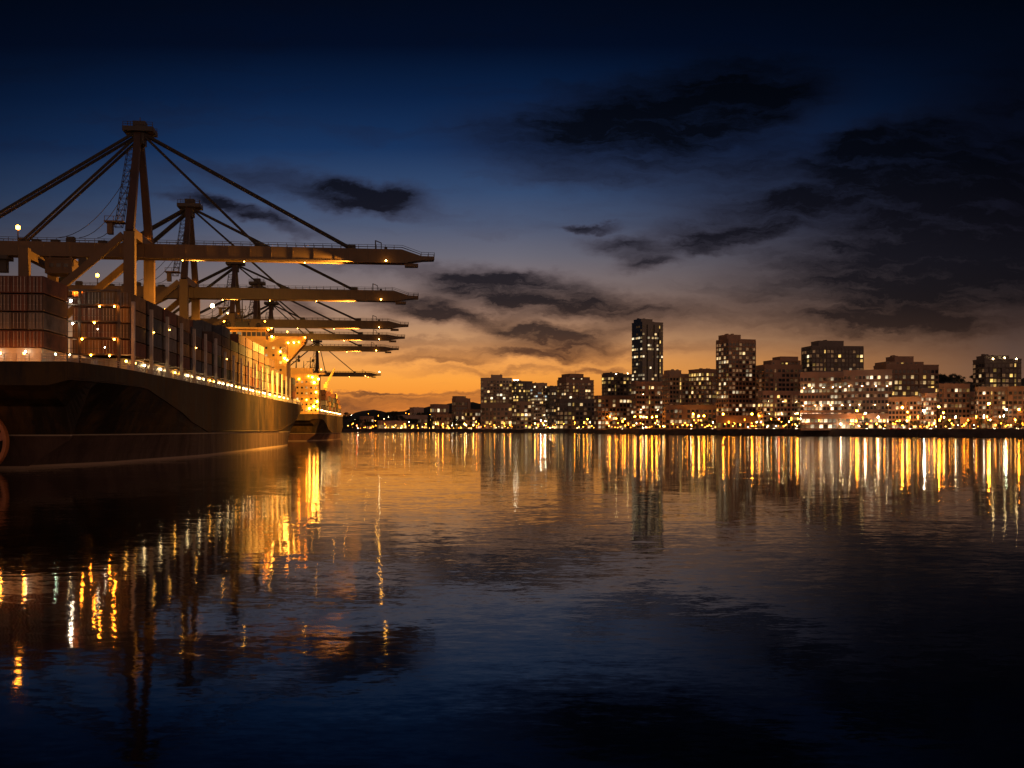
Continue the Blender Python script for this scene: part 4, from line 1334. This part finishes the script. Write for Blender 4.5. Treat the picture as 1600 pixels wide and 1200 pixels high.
# tall street lamps on the far shore
NEAR = [(700, 'hill houses'), (752, 'broad grey block'), (800, 'dark office block'), (868, 'stepped mast block'), (930, 'orange crowned block'), (987, 'tallest tower'), (1037, 'recessed grey block'),
        (1119, 'tall brown tower'), (1183, 'orange terraced block'), (1250, 'blazing pink offices'), (1318, 'pale pink office wing'), (1390, 'low pinkish terrace'), (1440, 'rounded white building'), (1500, 'pinkish end block')]
TINTN = {'o': 'orange', 'w': 'white', 'y': 'warm white', 'r': 'red', 'g': 'greenish white', 'a': 'amber'}
LAMPS = [(744, 659, 'o', 1), (802, 657, 'w', 3), (808, 658, 'o', 1), (845, 657, 'w', 2.2), (852, 658, 'w', 1.2), (885, 656, 'o', 1.6), (918, 655, 'o', 1.6), (939, 654, 'o', 1.6), (953, 651, 'o', 2), (963, 654, 'o', 1.2),
         (976, 655, 'o', 1.8), (992, 651, 'o', 2.4), (1001, 651, 'o', 2.4), (1010, 652, 'o', 2.4), (1019, 652, 'o', 2.4), (1026, 651, 'o', 2.4), (1083, 647, 'o', 2), (1092, 650, 'a', 2.4), (1100, 650, 'o', 2), (1130, 647, 'o', 2.2),
         (1175, 647, 'o', 2.6), (1186, 650, 'o', 1), (1217, 655, 'r', 1), (1246, 646, 'o', 2.2), (1266, 650, 'o', 2), (1278, 652, 'o', 2), (1288, 650, 'y', 3), (1299, 651, 'o', 2.4), (1310, 651, 'o', 2), (1325, 649, 'w', 1.4), (1339, 642, 'o', 2.4), (1352, 646, 'w', 1.4),
         (1372, 652, 'w', 1), (1410, 637, 'o', 3.2), (1418, 644, 'o', 1.2), (1444, 642, 'w', 2.6), (1467, 636, 'o', 3.2), (1474, 645, 'o', 1.2), (1545, 631, 'o', 4.0), (1572, 640, 'g', 1.4), (1592, 640, 'o', 2.2)]
seen_ = {}
for x, y, tint, st in LAMPS:
    Y = shoreY(x) + 12 + (x * 7 % 9)
    base, hd_ = at(x, HY, Y), at(x, y, Y)
    h = max(5.0, hd_.z - LAND)
    nb = [nm for xx, nm in NEAR if xx <= x][-1]
    seen_[(tint, nb)] = seen_.get((tint, nb), -1) + 1
    o_ = thing('street_lamp', '%s street lamp on a tall pole below the %s, %s from left' % (TINTN[tint], nb, ORD[seen_[(tint, nb)]]), 'street lamp', (base.x, base.y, LAND), -math.atan(base.x / base.y), 'street lamps on the far shore')
    g = MB().tube([(0, 0, 0), (0, 0, h * .6), (0, 0, h + .4)], .2, 6, .11)
    g.beam((0, 0, h + .3), (0, -1.6, h + .7), .16)
    g.build('pole', 'post_metal', o_)
    MB().box(-.3, .3, -2.4, -1.0, h + .55, h + .8).build('lamp_head', 'post_metal', o_)
    bulb(o_, (0, -1.7, h + .1), (.62 + .08 * st), tint, round((125 if tint == 'o' else 150) * st), 'bulb')

# low lamps, parked cars, kiosks and trees along the promenade
lrng = random.Random(21)
pm, hm = MB().tube([(0, 0, 0), (0, 0, 3.4)], .1, 6, .07).mesh('pole', 'post_metal'), MB().box(-.3, .3, -.3, .3, 3.85, 4.0).mesh('cap', 'post_metal')
for i in range(270):
    x = 545 + (1600 - 545) * (i + lrng.uniform(-.45, .45)) / 269
    Y = shoreY(x) + lrng.choice((5, 8, 14, 24, 40))
    b_ = at(x, HY, Y)
    tint = lrng.choices('owayr', (8, 1.5, 4, 2, .3))[0]
    o_ = thing('promenade_lamp', 'low %s globe lamp among the many along the far promenade' % TINTN[tint], 'promenade lamp', (b_.x, b_.y, LAND), 0, 'low %s globe lamps along the far promenade' % TINTN[tint])
    o_.scale.z = lrng.choice((.7, 1.0, 1.4, 2.2, 3.0))
    link('pole', pm, o_)
    link('cap', hm, o_)
    bulb(o_, (0, 0, 3.62), lrng.choice((.34, .44, .55)), tint, lrng.choice((20, 40, 80)) * (1.5 if x < 740 else 1), 'globe')
for i in range(26):                                   # lamps up the wooded hill
    x = lrng.uniform(545, 750)
    off = lrng.uniform(60, 330)
    Y = shoreY(x) + off
    b_ = at(x, HY, Y)
    hz_ = LAND + max(0, off - 100) * .12
    tint = lrng.choice('oawy')
    o_ = thing('hill_lamp', '%s lamp on a pole amid the houses of the wooded hill' % TINTN[tint], 'lamp', (b_.x, b_.y, LAND), 0, '%s lamps on the wooded hill' % TINTN[tint])
    h = hz_ + lrng.uniform(2, 8)
    MB().tube([(0, 0, 0), (0, 0, h)], .15, 6, .1).build('pole', 'post_metal', o_)
    bulb(o_, (0, 0, h + .4), lrng.choice((.5, .7)), tint, 30, 'bulb')

_cars = {}


def car_parts(color):
    if color not in _cars:
        g = MB()
        g.hexa([(-2.2, -.85, .35), (2.2, -.85, .35), (2.2, .85, .35), (-2.2, .85, .35), (-2.15, -.82, .85), (2.1, -.82, .8), (2.1, .82, .8), (-2.15, .82, .85)])
        g.hexa([(-1.7, -.8, .84), (1.2, -.8, .82), (1.2, .8, .82), (-1.7, .8, .84), (-1.2, -.65, 1.42), (.4, -.65, 1.42), (.4, .65, 1.42), (-1.2, .65, 1.42)])
        body = g.mesh('body', 'car ' + color)
        wh2 = MB().tube([(0, -.1, 0), (0, .1, 0)], .33, 10).mesh('wheel', 'tyre')
        gl = MB().hexa([(-1.5, -.83, .9), (1.0, -.83, .9), (1.0, -.78, .9), (-1.5, -.78, .9), (-1.12, -.69, 1.36), (.36, -.69, 1.36), (.36, -.64, 1.36), (-1.12, -.64, 1.36)]).mesh('window', 'dark_glass')
        hl = MB().ball((0, 0, 0), .12, 6, 4).mesh('headlight', lampmat('w', 40))
        _cars[color] = (body, wh2, gl, hl)
    return _cars[color]


for i in range(80):
    x = 700 + 900 * (i + lrng.uniform(-.4, .4)) / 79
    Y = shoreY(x) + lrng.choice((10, 17, 28, 36))
    b_ = at(x, HY, Y)
    col = lrng.choice(list(CARS))
    lights = i % 3 == 0
    body, wh2, gl, hl = car_parts(col)
    lab = ('%s parked car with its headlights on, in the rows along the far quay' if lights else '%s parked car with dark headlights, in the rows along the far quay') % col
    o_ = thing('parked_car', lab, 'car', (b_.x, b_.y, LAND), (-math.pi / 2 if lights else lrng.choice((0, math.pi))) + R(lrng.uniform(-12, 12)), '%s cars parked along the far quay%s' % (col, ' with lights on' if lights else ''))
    link('body', body, o_)
    link('window', gl, o_)
    for px_ in (-1.4, 1.4):
        for py_ in (-.8, .8):
            link('wheel', wh2, o_, (px_, py_, .33))
    if lights:
        for py_ in (-.6, .6):
            link('headlight', hl, o_, (2.16, py_, .68))

# trees: tapered trunk with limbs and a crown of many leaf clumps
def tree_meshes(seed, h, rad, mat, dens=420):
    rr = random.Random(seed)
    tb = MB()
    tb.tube([(0, 0, -.5), (.1, 0, h * .3), (0, .1, h * .55)], h * .035, 7, h * .02)
    blobs = []
    for i in range(7):
        a = i * 2.4 + rr.random()
        r = rad * rr.uniform(.35, .8)
        e_ = Vector((math.cos(a) * r, math.sin(a) * r, h * rr.uniform(.5, .92)))
        tb.tube([(0, 0, h * rr.uniform(.28, .5)), e_ * .6 + Vector((0, 0, h * .2)), e_], h * .014, 5, h * .005)
        blobs.append((e_, rad * rr.uniform(.35, .55)))
    cb = MB()
    for i in range(dens):
        c, br = rr.choice(blobs)
        d = Vector((rr.gauss(0, 1), rr.gauss(0, 1), rr.gauss(0, .8))).normalized() * br * rr.uniform(.3, 1.05)
        q = c + d
        sz = rr.uniform(.25, .55) * rad * .22
        u = Vector((rr.gauss(0, 1), rr.gauss(0, 1), rr.gauss(0, 1))).normalized()
        v2 = u.cross(Vector((rr.gauss(0, 1), rr.gauss(0, 1), rr.gauss(0, 1)))).normalized()
        b0 = len(cb.v)
        cb.v += [tuple(q + u * sz), tuple(q + v2 * sz), tuple(q - u * sz), tuple(q - v2 * sz * .7)]
        cb.face((b0, b0 + 1, b0 + 2, b0 + 3))
    return tb.mesh('trunk', 'bark'), cb.mesh('crown', mat)


TREES = [tree_meshes(1, 11, 5, 'leaves'), tree_meshes(2, 14, 6.5, 'leaves_dark'), tree_meshes(3, 9, 4.5, 'leaves'), tree_meshes(4, 16, 5.0, 'leaves_dark', 520)]


def tree(x, Y, zb, sc, label, group):
    b_ = at(x, HY, Y)
    o_ = thing('broadleaf_tree', label, 'tree', (b_.x, b_.y, zb), lrng.uniform(0, 6.28), group)
    o_.scale = (sc, sc, sc * lrng.uniform(.85, 1.15))
    tm, cm = lrng.choice(TREES)
    link('trunk', tm, o_)
    link('crown', cm, o_)


for x0, x1, k, nb in ((700, 752, 5, 'hill houses'), (800, 845, 6, 'dark office block'), (868, 930, 6, 'stepped mast block'), (1040, 1118, 8, 'recessed grey block'), (1190, 1250, 12, 'orange terraced block'), (1255, 1340, 7, 'blazing pink offices'), (1345, 1450, 7, 'low pinkish terrace'), (1480, 1600, 8, 'pinkish end block')):
    for i in range(k):
        x = x0 + (x1 - x0) * (i + lrng.uniform(.2, .8)) / k
        tree(x, shoreY(x) + lrng.choice((18, 26, 34)), LAND - .1, lrng.uniform(.6, 1.0), 'small dark tree on the shore below the %s, %s from left' % (nb, ORD[i]), 'trees along the far shore')
hillpts = [(x, HY, None) for x in range(545, 752, 6)]
for i in range(60):
    x = 540 + 212 * (i + lrng.uniform(-.3, .3)) / 59
    off = lrng.choice((70, 130, 180, 260))
    tree(x, shoreY(x) + off, LAND + max(0, off - 110) * .10, lrng.uniform(1.0, 2.0), 'dark leafy tree among the crowd covering the wooded hill at left', 'trees on the wooded hill at left')
for i in range(22):
    x = 1455 + 75 * (i + lrng.uniform(-.3, .3)) / 21
    yy = 589 + abs(x - 1478) * .16 + lrng.uniform(-1, 3)
    Y = 1440
    tree(x, Y, at(x, yy, Y).z - 11, lrng.uniform(.8, 1.3), 'dark tree on the ridge between the yellow windowed block and the roof lamp block', 'trees on the ridge at right')
